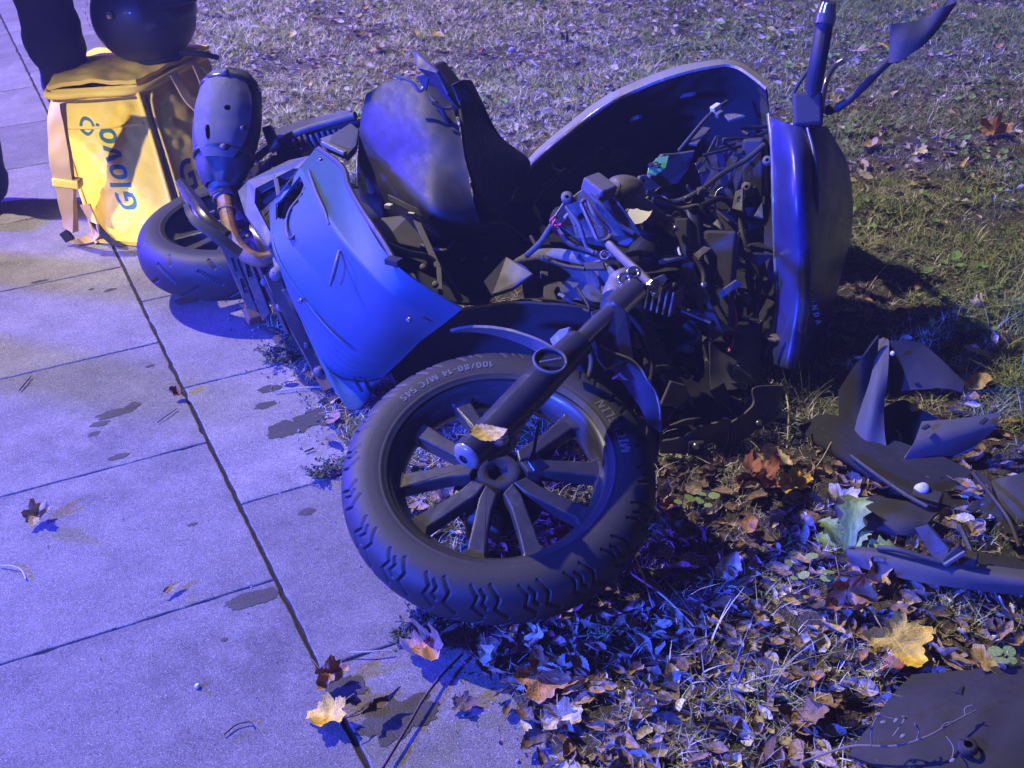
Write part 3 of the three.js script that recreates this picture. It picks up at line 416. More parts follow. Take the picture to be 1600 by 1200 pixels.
function wheel(name, c, n, spin, parent, front) {
  const w = grp(name, parent), q = new THREE.Quaternion().setFromUnitVectors(new THREE.Vector3(0, 1, 0), V(n).clone().normalize()).multiply(new THREE.Quaternion().setFromAxisAngle(new THREE.Vector3(0, 1, 0), spin));
  const put = (nm, g, m) => { g.applyQuaternion(q); g.translate(...c); return part(nm, g, m, w); };
  const b = front ? 0.05 : 0.06, gv = front
    ? [{ s: 1, w: 0.0017, p: [[0.0, 0.05], [0.25, 0.33], [0.17, 0.62], [0.36, 0.97]] }, { s: 1, w: 0.0015, p: [[0.46, 0.08], [0.68, 0.36], [0.6, 0.64], [0.76, 0.92]] }, { s: 1, w: 0.0013, p: [[0.4, 0.34], [0.5, 0.46], [0.44, 0.66], [0.55, 0.84]] }, { s: -1, w: 0.0016, p: [[0.0, 0.05], [0.25, 0.33], [0.17, 0.62], [0.36, 0.97]] }, { s: -1, w: 0.0014, p: [[0.46, 0.08], [0.68, 0.36], [0.6, 0.64], [0.76, 0.92]] }]
    : [{ s: 1, w: 0.0022, p: [[0.1, 0.05], [0.55, 0.45]] }, { s: 1, w: 0.002, p: [[0.2, 0.55], [0.35, 0.9]] }, { s: -1, w: 0.0022, p: [[0.1, 0.05], [0.55, 0.45]] }, { s: -1, w: 0.002, p: [[0.2, 0.55], [0.35, 0.9]] }];
  put('tyre', tyreGeo(front ? 900 : 620, front ? 84 : 64, 0.2075, 0.0505, b, gv, front ? 20 : 13, 0.006), M.rubber);
  put('rim', new THREE.LatheGeometry([[0.176, -0.04], [0.189, -0.041], [0.191, -0.036], [0.182, -0.03], [0.168, -0.016], [0.164, 0], [0.168, 0.016], [0.182, 0.03], [0.191, 0.036], [0.189, 0.041], [0.176, 0.04], [0.171, 0.03], [0.158, 0.014], [0.155, 0], [0.158, -0.014], [0.171, -0.03], [0.176, -0.04]].map(([r, y]) => new THREE.Vector2(r, y)), 96), M.rim);
  put('hub', new THREE.LatheGeometry([[0.001, 0.01], [0.016, 0.012], [0.02, 0.026], [0.034, 0.026], [0.038, 0.016], [0.052, 0.008], [0.052, -0.03], [0.04, -0.04], [0.001, -0.04]].map(([r, y]) => new THREE.Vector2(r, y)), 36), front ? M.plasticDark : M.rim);
  const blade = (s0) => { const S = new THREE.Shape([[0.04, s0 * 0.003], [0.062, s0 * 0.006], [0.11, s0 * 0.025], [0.148, s0 * 0.04], [0.163, s0 * 0.034], [0.156, s0 * 0.08], [0.146, s0 * 0.066], [0.11, s0 * 0.047], [0.07, s0 * 0.029], [0.044, s0 * 0.022]].map(([x, y]) => new THREE.Vector2(x, y))); const g = new THREE.ExtrudeGeometry(S, { depth: 0.022, bevelEnabled: true, bevelSize: 0.003, bevelThickness: 0.004, bevelSegments: 2 }); g.rotateX(-Math.PI / 2); const p = g.attributes.position; for (let i = 0; i < p.count; i++) { const r = Math.hypot(p.getX(i), p.getZ(i)); p.setY(i, p.getY(i) - 0.004 + 0.012 * Math.max(0, 1 - (r - 0.03) / 0.12)); } g.computeVertexNormals(); return g; };
  for (let k = 0; k < 5; k++) for (const s of [1, -1]) put('spoke', blade(s).rotateY(k * 1.2566), M.rim);
  if (front) {
    const S = new THREE.Shape(); S.absarc(0, 0, 0.11, 0, 6.2832); const H = new THREE.Path(); H.absarc(0, 0, 0.072, 0, 6.2832); S.holes.push(H);
    for (let i = 0; i < 36; i++) for (const r of [0.082, 0.098]) { const a = (i + (r > 0.09 ? 0.5 : 0)) / 36 * 6.2832, h = new THREE.Path(); h.absarc(r * Math.cos(a), r * Math.sin(a), 0.0036, 0, 6.2832); S.holes.push(h); }
    const g = new THREE.ExtrudeGeometry(S, { depth: 0.004, bevelEnabled: false, curveSegments: 6 }); g.rotateX(-Math.PI / 2); g.translate(0, -0.052, 0); put('brake_disc', g, M.steel);
    put('disc_carrier', new THREE.LatheGeometry([[0.03, -0.046], [0.078, -0.05], [0.078, -0.044], [0.03, -0.038]].map(([r, y]) => new THREE.Vector2(r, y)), 30), M.darkMetal);
    put('valve', new THREE.CylinderGeometry(0.005, 0.006, 0.035, 10).rotateZ(Math.PI / 2).rotateY(-spin - 1.75).translate(0.145 * Math.cos(spin + 1.75), 0.004, 0.145 * Math.sin(spin + 1.75)), M.alu);
    const L = []; // raised lettering on the upper sidewall, its tops towards the hub
    const word = (txt, a0, size, r0) => { let adv = 0; for (const ch of txt) { const tg = new TextGeometry(ch, { font, size, depth: 0.0022, curveSegments: 3 }); tg.computeBoundingBox(); const wd = ch === ' ' ? size * 0.5 : tg.boundingBox.max.x + size * 0.16; if (ch !== ' ') { tg.rotateX(-Math.PI / 2); tg.translate(-wd / 2, 0, 0); tg.rotateY(Math.PI / 2); tg.translate(r0, 0, 0); tg.rotateY(-(a0 - (adv + wd / 2) / r0)); const p = tg.attributes.position; for (let i = 0; i < p.count; i++) { const r = Math.hypot(p.getX(i), p.getZ(i)), y = 0.05 * Math.min(1, 1 - ((r - 0.2045) / 0.06) ** 2 * 0.62); p.setY(i, p.getY(i) + y - 0.0012); } L.push(tg); } adv += wd; } };
    word('100/80-14 M/C 54S', -spin + 0 + 5.4, 0.0135, 0.216); word('MICHELIN', 0.3, 0.0165, 0.217);
    put('sidewall_lettering', merge(L), M.rubberText);
  }
  return w;
}
// ---------------------------------------------------------------- the scooter
const sc = thing('scooter', 'wrecked black and blue grey motor scooter lying on its side across verge and paving', 'scooter', [-0.25, 0, 0.1]);
const seat = (n, g, m) => part(n, g, m, sc);
wheel('rear_wheel', add([-.665,.2,-.462], [0, -0.058, 0]), [-0.04, 1, 0.06], 0.4, sc, false);
wheel('front_wheel', add([-.029,.235,.744], [0, -0.045, 0]), [0.02, 0.94, 0.35], 0.35, sc, true);
// rear end: swing arm, brackets, exhaust
seat('swing_arm', tube([[-.746,.35,-.293],[-.701,.345,-.196],[-.654,.33,-.103],[-.611,.3,-.072]], [0.013, 0.016, 0.019, 0.02]), M.darkMetal);
seat('swing_arm', tube([[-.611,.26,-.203],[-.549,.25,-.153],[-.456,.22,-.07],[-.384,.2,-.038]], [0.03, 0.035, 0.04, 0.05]), M.darkMetal);
seat('guard_bracket', shell([[[-.7,.36,-.119],[-.677,.35,-.057],[-.623,.33,-.003],[-.569,.29,.019]],
 [[-.688,.365,-.12],[-.668,.355,-.069],[-.616,.335,-.025],[-.564,.295,-.009]]], { th: 0.012, dent: 0.003 }), M.darkMetal);
for (let k = 0; k < 4; k++) seat('fin', tube([lerp([-.708,.29,-.218], [-.62,.27,-.097], k / 3), lerp([-.665,.3,-.235], [-.567,.29,-.105], k / 3)], 0.004, 6), M.alu);
const ex = grp('exhaust', sc);
{
  const rows = []; const A = V([-.64,.36,-.229]), B = V([-.623,.56,-.448]), ax = B.clone().sub(A), L = ax.length(); ax.normalize();
  const side = new THREE.Vector3(0.97, 0.1, -0.2).addScaledVector(ax, -new THREE.Vector3(0.97, 0.1, -0.2).dot(ax)).normalize(), nrm = new THREE.Vector3().crossVectors(ax, side);
  for (const [t, r] of [[0, 0.034], [0.06, 0.046], [0.14, 0.056], [0.3, 0.068], [0.5, 0.073], [0.7, 0.072], [0.85, 0.066], [0.94, 0.052], [0.985, 0.03], [1, 0.004]]) { const row = []; for (let i = 0; i <= 24; i++) { const a = i / 24 * 6.2832, c = Math.cos(a), s = Math.sin(a), e = 0.006 * N3(c * 2, s * 2, t * 5); row.push(A.clone().addScaledVector(ax, L * t).addScaledVector(side, (r + e) * c * 1.02).addScaledVector(nrm, (r * 0.86 + e) * s).toArray()); } rows.push(row); }
  part('muffler', shell(rows, { nu: 72, nv: 60, th: 0.003, dent: 0.0012 }), M.plastic, ex);
  // scuffed heat shield standing proud on the near face
  const hs = []; for (const [t, w] of [[0.16, 0.5], [0.3, 0.75], [0.5, 0.85], [0.7, 0.8], [0.9, 0.5]]) { const r = [0.056, 0.07, 0.076, 0.074, 0.061][[0.16, 0.3, 0.5, 0.7, 0.9].indexOf(t)]; hs.push([-1, -0.5, 0, 0.5, 1].map((k) => { const a = Math.PI * -0.5 + k * w; return A.clone().addScaledVector(ax, L * t).addScaledVector(side, (r + 0.008) * Math.cos(a)).addScaledVector(nrm, (r * 0.88 + 0.008) * Math.sin(a)).toArray(); })); }
  part('heat_shield', shell(hs, { th: 0.003, dent: 0.004, nu: 90, nv: 90, skip: (u, v) => ((u - 0.3) / 0.045) ** 2 + ((v - 0.3) / 0.08) ** 2 < 1 || ((u - 0.6) / 0.05) ** 2 + ((v - 0.55) / 0.03) ** 2 < 1 }), M.plasticGrey, ex);
  for (const t of [0.2, 0.8]) part('strap_band', lathe([[0.001, 0]].slice(1).concat([[[0, 0.0655, 0.0655][1], -0.006], [0.0695, -0.005], [0.0695, 0.005], [0.0655, 0.006]]), A.clone().addScaledVector(ax, L * (t === 0.2 ? 0.25 : 0.84)).toArray(), ax.toArray(), 36), M.darkMetal, ex);
  for (const [t, a] of [[0.22, -0.45], [0.6, -0.62], [0.86, -0.5], [0.4, -0.3]]) part('shield_bolt', lathe([[0.001, 0.006], [0.005, 0.006], [0.006, 0], [0.009, -0.001], [0.001, -0.004]], A.clone().addScaledVector(ax, L * t).addScaledVector(side, 0.078 * Math.cos(a * Math.PI)).addScaledVector(nrm, 0.07 * Math.sin(a * Math.PI)).toArray(), side.clone().multiplyScalar(Math.cos(a * Math.PI)).addScaledVector(nrm, Math.sin(a * Math.PI)).toArray(), 10), M.alu, ex);
  part('end_cone', tube([[-.65,.385,-.313],[-.641,.37,-.26],[-.638,.345,-.236],[-.632,.335,-.213]], [0.05, 0.046, 0.034, 0.026], 20), M.alu, ex);
  part('clamp', lathe([[0.027, -0.008], [0.031, -0.006], [0.031, 0.006], [0.027, 0.008]], [-.634,.34,-.224], [0.05, -0.5, 0.85], 20), M.rusty, ex);
  part('header_pipe', tube([[-.633,.338,-.221],[-.623,.33,-.174],[-.608,.315,-.115],[-.59,.29,-.072],[-.565,.27,-.045],[-.537,.26,-.038],[-.511,.26,-.048],[-.49,.27,-.058]], [0.02, 0.017, 0.0165, 0.0165, 0.0165, 0.0165, 0.0165, 0.016], 14), M.pipe, ex);
  part('pipe_collar', lathe([[0.0165, -0.004], [0.021, -0.003], [0.021, 0.003], [0.0165, 0.004]], [-.62,.327,-.162], [0.05, -0.5, 0.85], 16), M.pipe, ex);
}
// louvred radiator cover
const lv = grp('radiator_cover', sc);
part('frame', plate([[-.581,.37,-.156],[-.56,.385,-.177],[-.468,.42,-.2],[-.416,.44,-.166],[-.453,.42,-.055],[-.494,.37,-.069],[-.49,.32,-.011],[-.5,.3,-.004],[-.513,.3,-.019],[-.561,.335,-.105]], 0.014, { holes: [[[-.55,.372,-.108],[-.541,.385,-.135],[-.456,.42,-.157],[-.439,.425,-.141],[-.479,.4,-.065],[-.506,.375,-.058],[-.504,.33,-.024]]] }), M.plasticGrey, lv);
for (let k = 0; k < 6; k++) part('louvre', bar(lerp([-.56,.362,-.158], [-.514,.31,-.052], k / 5.6), lerp([-.47,.405,-.209], [-.495,.345,-.065], k / 5.6), 0.012, 0.004, [0.2, 1, 0.6]), M.plastic, lv);
part('louvre', bar([-.507,.41,-.191], [-.483,.385,-.082], 0.01, 0.012), M.plasticGrey, lv);
seat('radiator', box([-.551,.28,-.291], [0.16, 0.1, 0.16], [0.5, 0, 0.85]), M.plasticDark);
// right hand body cover, its vent opening, ribs and scratches
{
  const c = document.createElement('canvas'); c.width = c.height = 1024; const x = c.getContext('2d'); x.fillStyle = '#969ba4'; x.fillRect(0, 0, 1024, 1024);
  for (let i = 0; i < 9000; i++) { x.fillStyle = rnd() < 0.5 ? 'rgba(255,255,255,.10)' : 'rgba(40,45,60,.12)'; x.fillRect(rnd() * 1024, rnd() * 1024, 2, 2); }
  for (let i = 0; i < 260; i++) { const v = 560 + rnd() * 450, u = 150 + rnd() * 720, l = 40 + rnd() * 260; x.strokeStyle = rnd() < 0.75 ? `rgba(235,238,245,${0.15 + rnd() * 0.4})` : 'rgba(60,60,75,.3)'; x.lineWidth = 1 + rnd() * 2.2; x.beginPath(); x.moveTo(u, v); x.lineTo(u + l, v + (rnd() - 0.5) * 30); x.stroke(); }
  const tx = new THREE.CanvasTexture(c); tx.colorSpace = THREE.SRGBColorSpace; tx.flipY = false;
  std('cover', { color: lin(0.045, 0.19, 0.33), roughness: 0.55, map: tx, bumpMap: cl(grainBump, 6), bumpScale: 0.0004 });
}
const bc = grp('side_cover', sc);
part('cover_shell', shell([[[-.409,.45,-.199],[-.337,.455,-.053],[-.281,.45,.168],[-.201,.42,.373],[-.085,.34,.407]],
 [[-.431,.442,-.093],[-.353,.435,.146],[-.294,.415,.282],[-.212,.37,.391],[-.123,.3,.386]],
 [[-.471,.4,-.049],[-.437,.355,.083],[-.346,.31,.221],[-.25,.265,.322],[-.176,.22,.296]],
 [[-.501,.37,-.085],[-.478,.32,.071],[-.408,.24,.161],[-.315,.165,.234],[-.229,.14,.235]],
 [[-.493,.335,-.046],[-.475,.29,.056],[-.437,.19,.105],[-.371,.08,.163],[-.272,.08,.189]],
 [[-.477,.28,0],[-.467,.23,.023],[-.429,.14,.092],[-.343,.03,.224],[-.286,.05,.173]]], { nu: 80, nv: 80, th: 0.005, dent: 0.0012, seed: 3, facet: true, skip: (u, v) => { const a = u * 4, b = v * 5; return b > 1.12 && b < 2.55 && a > 0.16 && a < 0.62 - Math.abs(b - 1.9) * 0.22; } }), M.cover, bc);
part('vent_edge', tube([[-.412,.432,-.063],[-.423,.415,-.008],[-.445,.395,.028],[-.45,.375,.055],[-.438,.362,.099],[-.427,.37,.08],[-.415,.405,.022],[-.412,.432,-.063]], 0.0035, 6), M.plasticGrey, bc);
part('crease_rib', tube([[-.411,.445,-.074],[-.381,.443,.052],[-.35,.437,.158],[-.341,.43,.194]], [0.003, 0.005, 0.005, 0.002], 8), M.plasticGrey, bc);
part('trim_rib', tube([[-.318,.4,.257],[-.321,.39,.282],[-.328,.37,.287],[-.341,.335,.271]], [0.003, 0.0045, 0.0045, 0.003], 8), M.alu, bc);
part('upper_edge', tube([[-.401,.455,-.184],[-.333,.46,-.038],[-.309,.46,.077],[-.274,.455,.192],[-.225,.435,.312],[-.198,.424,.388]], 0.006, 8), M.plastic, bc);
part('crease_rib', tube([[-.498,.373,-.077],[-.474,.323,.078],[-.404,.244,.17],[-.33,.19,.241],[-.269,.155,.242]], 0.003, 8), M.cover, bc);
for (const a of [[[-.261,.145,.214], [-.244,.06,.183]], [[-.253,.13,.203], [-.252,.07,.173]], [[-.328,.09,.201], [-.312,.06,.209]]]) part('slot_trim', bar(a[0], a[1], 0.006, 0.004, [0, 0, 1]), M.plasticDark, bc);
for (const p of [[-.391,.452,-.116], [-.267,.15,.233], [-.421,.255,.167], [-.182,.325,.414]]) part('screw', lathe([[0.001, 0.003], [0.005, 0.0035], [0.006, 0]], p, [-0.4, 0.7, 0.55], 10), M.darkMetal, bc);
part('seam', tube([[-.474,.292,.06],[-.436,.192,.109],[-.37,.082,.167],[-.319,.078,.197],[-.271,.082,.192]], 0.0016, 6), M.plasticDark, bc);
seat('clip_end', box([-.203,.43,.384], [0.03, 0.012, 0.02], [0.8, 0, 0.5]), M.plasticDark);
// belly: centre stand, channel and brackets in rusty steel
const ug = grp('underside', sc);
part('stand_bar', plate([[-.636,.25,-.134],[-.616,.25,-.139],[-.571,.11,-.092],[-.588,.1,-.094]], 0.008, { holes: [[[-.62,.23,-.128],[-.612,.23,-.127],[-.604,.2,-.122],[-.611,.2,-.116]], [[-.603,.185,-.107],[-.596,.185,-.113],[-.587,.155,-.101],[-.597,.15,-.106]]] }), M.rusty, ug);
part('stand_bar', plate([[-.598,.25,-.115],[-.579,.25,-.12],[-.536,.12,-.062],[-.554,.1,-.065]], 0.01, { holes: [[[-.583,.225,-.107],[-.575,.225,-.113],[-.566,.195,-.102],[-.577,.19,-.107]]] }), M.rusty, ug);
part('stand_bar', bar([-.546,.24,-.069], [-.495,.08,-.035], 0.016, 0.012), M.rusty, ug);
part('stand_foot', box([-.585,.1,-.094], [0.04, 0.03, 0.03], [0.4, -0.5, 0.7]), M.rusty, ug);
part('channel', shell([[[-.524,.24,0],[-.492,.16,.028],[-.445,.07,.071],[-.407,.02,.132]],
 [[-.499,.245,-.019],[-.467,.17,.02],[-.43,.08,.047],[-.386,.025,.126]]], { th: 0.008, dent: 0.004 }), M.rusty, ug);
part('channel', shell([[[-.505,.235,-.035],[-.478,.165,.002],[-.437,.09,.05]],
 [[-.458,.22,-.003],[-.445,.15,.013],[-.418,.06,.055]]], { th: 0.006, dent: 0.006, rag: 0.04 }), M.darkMetal, ug);
part('bracket', plate([[-.505,.26,-.041],[-.484,.27,-.036],[-.479,.24,-.015],[-.495,.23,.001]], 0.012), M.alu, ug);
part('bracket', plate([[-.496,.2,.002],[-.475,.21,.006],[-.452,.16,.02],[-.479,.15,.016]], 0.008), M.rusty, ug);
for (const [p, k] of [[[-.551,.26,-.046], 1], [[-.531,.21,-.032], 1], [[-.493,.17,.011], 1.3], [[-.493,.25,.018], 1.6], [[-.446,.09,.049], 1], [[-.418,.05,.094], 1.2], [[-.57,.13,-.104], 1]]) part('bolt', lathe([[0.001, 0.008], [0.006, 0.008], [0.007, 0.003], [0.01, 0.002], [0.01, -0.006], [0.001, -0.006]].map(([r, y]) => [r * k, y * k]), p, [-0.3, 0.6, 0.7], 10), M.alu, ug);
part('drain_hose', tube([[-.512,.24,-.032],[-.517,.22,-.01],[-.503,.19,0],[-.479,.13,.001],[-.457,.1,.037],[-.418,.04,.077]], 0.006, 8), M.rubber, ug);
seat('dark_filler_block', box([-.41,.2,-.291], [0.34, 0.2, 0.22], [0.55, 0, 0.83]), M.plasticDark);  // dark blocks added so the gaps behind the cover stay dark
seat('dark_filler_block', box([-.275,.15,-.033], [0.3, 0.18, 0.2], [0.6, 0, 0.8]), M.plasticDark);
// shock spring, grab rail and tail pieces
{
  const A = V([-.491,.39,-.422]), B = V([-.344,.43,-.433]), d = B.clone().sub(A), L = d.length(); d.normalize(); const s = new THREE.Vector3(0, 1, 0).addScaledVector(d, -d.y).normalize(), n = new THREE.Vector3().crossVectors(d, s), P = [];
  for (let i = 0; i <= 130; i++) { const t = i / 130, a = t * 11 * 6.2832; P.push(A.clone().addScaledVector(d, L * t).addScaledVector(s, 0.024 * Math.cos(a)).addScaledVector(n, 0.024 * Math.sin(a))); }
  const sh = grp('shock_absorber', sc); part('spring', tube(P, 0.0048, 7, 420), M.alu, sh); part('damper', tube([A.clone().addScaledVector(d, -0.05).toArray(), B.clone().addScaledVector(d, 0.03).toArray()], 0.014, 12), M.darkMetal, sh);
}
seat('grab_rail', shell([[[-.573,.4,-.46],[-.512,.42,-.468],[-.431,.44,-.453],[-.35,.47,-.405]],
 [[-.545,.39,-.392],[-.487,.41,-.409],[-.41,.43,-.394],[-.33,.45,-.369]]], { th: 0.008, dent: 0.004 }), M.plastic);
seat('grab_rail', tube([[-.579,.38,-.344],[-.542,.4,-.381],[-.47,.43,-.388],[-.392,.45,-.387],[-.335,.47,-.364]], 0.009, 10), M.plasticGrey);
seat('mount_bracket', plate([[-.555,.44,-.384],[-.534,.45,-.369],[-.514,.42,-.327],[-.531,.41,-.314]], 0.012), M.plasticGrey);
seat('rear_fender', shell([[[-.604,.34,-.406],[-.532,.36,-.44],[-.446,.36,-.499]],
 [[-.588,.3,-.347],[-.515,.32,-.392],[-.434,.32,-.494]]], { th: 0.006 }), M.plasticDark);
seat('latch', plate([[-.397,.46,-.211],[-.372,.47,-.213],[-.334,.48,-.249],[-.316,.47,-.232],[-.32,.45,-.187],[-.336,.44,-.159],[-.358,.45,-.167],[-.381,.455,-.181]], 0.016), M.plasticGrey);
seat('latch_tongue', bar([-.392,.468,-.187], [-.338,.455,-.141], 0.012, 0.01), M.lip);
// seat base sheets
seat('tail_panel', shell([[[-.29,.56,-.222],[-.241,.58,-.238],[-.169,.59,-.182],[-.111,.57,-.165]],
 [[-.308,.5,-.219],[-.232,.525,-.152],[-.16,.54,-.082],[-.085,.52,-.061]],
 [[-.32,.42,-.218],[-.232,.455,-.107],[-.148,.475,-.011],[-.07,.45,.029]],
 [[-.328,.34,-.251],[-.24,.39,-.076],[-.148,.42,.106],[-.053,.38,.08]],
 [[-.326,.24,-.283],[-.238,.3,-.108],[-.131,.34,.076],[-.024,.32,.042]]], { nu: 44, nv: 44, th: 0.005, dent: 0.004, rag: 0.007, seed: 5 }), M.tail);
seat('tail_panel', shell([[[-.098,.6,-.126],[-.077,.6,-.156],[-.059,.58,-.219]],
 [[-.087,.56,-.13],[-.055,.55,-.158],[-.029,.52,-.188]],
 [[-.08,.48,-.096],[-.04,.46,-.192],[.005,.42,-.292]],
 [[-.063,.4,-.078],[-.01,.36,-.231],[.067,.32,-.409]],
 [[-.012,.3,-.1],[.003,.28,-.22],[.024,.26,-.375]]], { nu: 30, nv: 44, th: 0.005, dent: 0.002, seed: 8 }), M.plastic);
seat('panel_edge', tube([[-.085,.565,-.136],[-.08,.525,-.108],[-.076,.47,-.063],[-.059,.41,-.05],[-.04,.36,-.065],[-.01,.31,-.072]], 0.004, 8), M.plasticGrey);
seat('highlight_strip', shell([[[-.236,.425,.037],[-.166,.4,.074],[-.085,.36,.089]],
 [[-.235,.415,.04],[-.167,.39,.077],[-.087,.35,.088]]], { th: 0.006, dent: 0.001 }), M.lip);  // gloss highlight of the lower edge, made as a pale strip
for (const p of [[-.237,.4,.038], [-.192,.385,.055]]) seat('clip', box(p, [0.016, 0.01, 0.012], [0.8, 0, 0.5]), M.white);
seat('torn_shard', plate([[-.171,.68,-.11],[-.16,.68,-.088],[-.12,.66,-.012],[-.101,.62,.005],[-.081,.58,-.029],[-.112,.6,-.046],[-.138,.64,-.058],[-.162,.66,-.047]], 0.005), M.plastic);
seat('torn_shard', plate([[-.167,.63,-.098],[-.139,.64,-.087],[-.15,.6,-.098]], 0.006), M.plasticGrey);
seat('lock_cable', tube([[-.144,.58,-.109],[-.121,.56,-.082],[-.109,.53,-.075],[-.096,.49,-.069],[-.089,.46,-.053]], 0.005, 8), M.rubber);
seat('lock_cable', tube([[-.138,.58,-.072],[-.114,.57,-.066],[-.098,.57,-.064]], 0.004, 8), M.rubber);
seat('wire', tube([[-.215,.63,-.106],[-.183,.62,-.099],[-.163,.6,-.09],[-.152,.61,-.101]], 0.004, 7), M.lip);
seat('rear_light_case', box([-.117,.52,-.365], [0.12, 0.06, 0.05], [0.5, -0.6, 0.3]), M.plasticDark);
// under the tail: dark tub added to fill the gap, stays, floorboard flap
seat('dark_filler_tub', shell([[[-.304,.36,-.155],[-.209,.32,-.13],[-.098,.28,-.103],[0,.22,-.19]],
 [[-.31,.26,-.252],[-.221,.22,-.204],[-.117,.2,-.111],[-.018,.16,-.119]],
 [[-.24,.36,.2],[-.196,.3,.165],[-.134,.26,.192],[-.046,.2,.123]]], { th: 0.006, dent: 0.006 }), M.plasticDark);
seat('inner_plate', plate([[-.281,.33,-.059],[-.204,.34,-.05],[-.164,.3,.047],[-.252,.33,.059]], 0.006), M.plasticGrey);
seat('stay', bar([-.182,.38,.065], [-.136,.33,.2], 0.012, 0.006), M.plasticGrey);
seat('stay', bar([-.134,.33,.2], [-.131,.3,.26], 0.01, 0.008), M.plasticGrey);
seat('seat_rail', tube([[-.229,.4,.237],[-.188,.37,.216],[-.156,.345,.182],[-.13,.32,.185],[-.096,.25,.19]], 0.007, 8), M.plastic);
seat('dark_gap_filler', shell([[[-.071,.38,-.132],[.005,.26,-.335],[.077,.17,-.491]],
 [[-.057,.3,-.105],[.016,.2,-.261],[.11,.13,-.364]],
 [[-.032,.24,-.054],[.056,.2,-.11],[.165,.2,-.122]]], { th: 0.006, dent: 0.01 }), M.plasticDark);  // dark shell added to fill the gap beside the tail
seat('dark_gap_filler_low', shell([[[.06,.12,-.53],[.176,.11,-.415],[.3,.12,-.299]],
 [[.034,.16,-.166],[.156,.16,-.1],[.272,.16,-.037]],
 [[.034,.22,.142],[.139,.22,.153],[.232,.22,.206]]], { th: 0.01, dent: 0.02 }), M.darkMetal);  // dark shell added to fill the gap under the tray
seat('floorboard', shell([[[-.177,.32,.058],[-.119,.32,.084],[-.065,.34,.071],[-.009,.34,.008],[.029,.3,-.034],[.052,.28,-.022]],
 [[-.163,.25,.028],[-.116,.26,.087],[-.062,.28,.104],[-.009,.28,.078],[.023,.26,.017],[.044,.24,-.046]],
 [[-.141,.2,.058],[-.107,.2,.093],[-.059,.2,.091],[-.018,.2,.052],[.01,.2,.004],[.033,.2,-.06]]], { th: 0.006, dent: 0.006 }), M.plasticDark);
seat('floorboard_lip', tube([[-.176,.325,.073],[-.122,.325,.105],[-.1,.335,.068],[-.062,.345,.062],[-.012,.345,.02],[.023,.305,-.023],[.052,.285,-.011]], 0.004, 8), M.plasticGrey);
seat('bracket', plate([[-.199,.38,.331],[-.176,.37,.318],[-.168,.36,.342],[-.188,.37,.361]], 0.006), M.lip);
for (const p of [[-.162,.35,.241], [-.089,.3,.098], [-.14,.32,.258], [-.045,.3,.099]]) seat('bolt', lathe([[0.001, 0.006], [0.006, 0.006], [0.007, 0], [0.001, -0.004]], p, [0, 0.8, 0.6], 10), M.alu);
// leg shield, seen from inside as a dark bowl with its rim highlight painted pale
const ls = grp('leg_shield', sc);
part('inner_face', shell([[[.004,.11,-.552],[.022,.19,-.53],[.071,.29,-.46],[.164,.39,-.401],[.263,.46,-.401],[.382,.51,-.399],[.489,.53,-.412],[.554,.53,-.406],[.599,.515,-.28]],
 [[.04,.06,-.647],[.066,.12,-.65],[.126,.22,-.58],[.21,.31,-.521],[.302,.37,-.526],[.414,.43,-.508],[.507,.46,-.483],[.578,.47,-.47],[.617,.47,-.33]],
 [[.105,.03,-.658],[.161,.06,-.71],[.214,.12,-.716],[.291,.19,-.704],[.377,.25,-.709],[.466,.32,-.668],[.538,.37,-.595],[.601,.41,-.509],[.62,.44,-.31]],
 [[.194,.03,-.557],[.253,.03,-.658],[.308,.06,-.692],[.378,.1,-.7],[.453,.16,-.686],[.528,.23,-.64],[.578,.29,-.559],[.621,.35,-.433],[.623,.39,-.277]]], { nu: 64, nv: 36, th: 0.004, dent: 0.006, seed: 4 }), M.plasticDark, ls);
part('rim_band', shell([[[-.006,.1,-.604],[.009,.18,-.585],[.059,.285,-.508],[.152,.385,-.457],[.255,.455,-.465],[.384,.505,-.475],[.498,.525,-.484],[.567,.525,-.461],[.614,.512,-.329]],
 [[.004,.112,-.547],[.022,.192,-.525],[.071,.292,-.455],[.163,.392,-.395],[.262,.462,-.395],[.381,.512,-.392],[.488,.532,-.405],[.552,.532,-.399],[.598,.516,-.277]]], { nu: 60, nv: 5, th: 0.006, dent: 0.0015 }), M.rimLitPale, ls);
part('rim_lip', tube([[.004,.114,-.551],[.022,.194,-.529],[.071,.294,-.458],[.164,.394,-.399],[.263,.464,-.398],[.33,.49,-.398]], [0.003, 0.006, 0.0075, 0.0075, 0.006, 0.003], 8), M.lip, ls);
part('inner_rib', tube([[.062,.09,-.572],[.082,.15,-.585],[.124,.22,-.534],[.185,.27,-.515],[.256,.33,-.491]], 0.004, 7), M.plasticGrey, ls);
for (const [a, b] of [[[.101,.22,-.523], [.124,.24,-.522]], [[.162,.26,-.527], [.137,.25,-.52]], [[.241,.36,-.501], [.262,.37,-.512]], [[.316,.38,-.513], [.34,.4,-.477]], [[.443,.44,-.497], [.466,.46,-.447]]]) part('clip', bar(a, b, 0.012, 0.01), M.plasticGrey, ls);
part('glove_box', shell([[[.205,.22,-.691],[.261,.28,-.652],[.316,.28,-.614]],
 [[.222,.17,-.768],[.274,.2,-.698],[.333,.25,-.614]]], { th: 0.02, dent: 0.003 }), M.plasticGrey, ls);
part('wire', tube([[.123,.3,-.476],[.128,.29,-.448],[.143,.28,-.456],[.157,.28,-.472]], 0.0022, 6), M.white, ls);
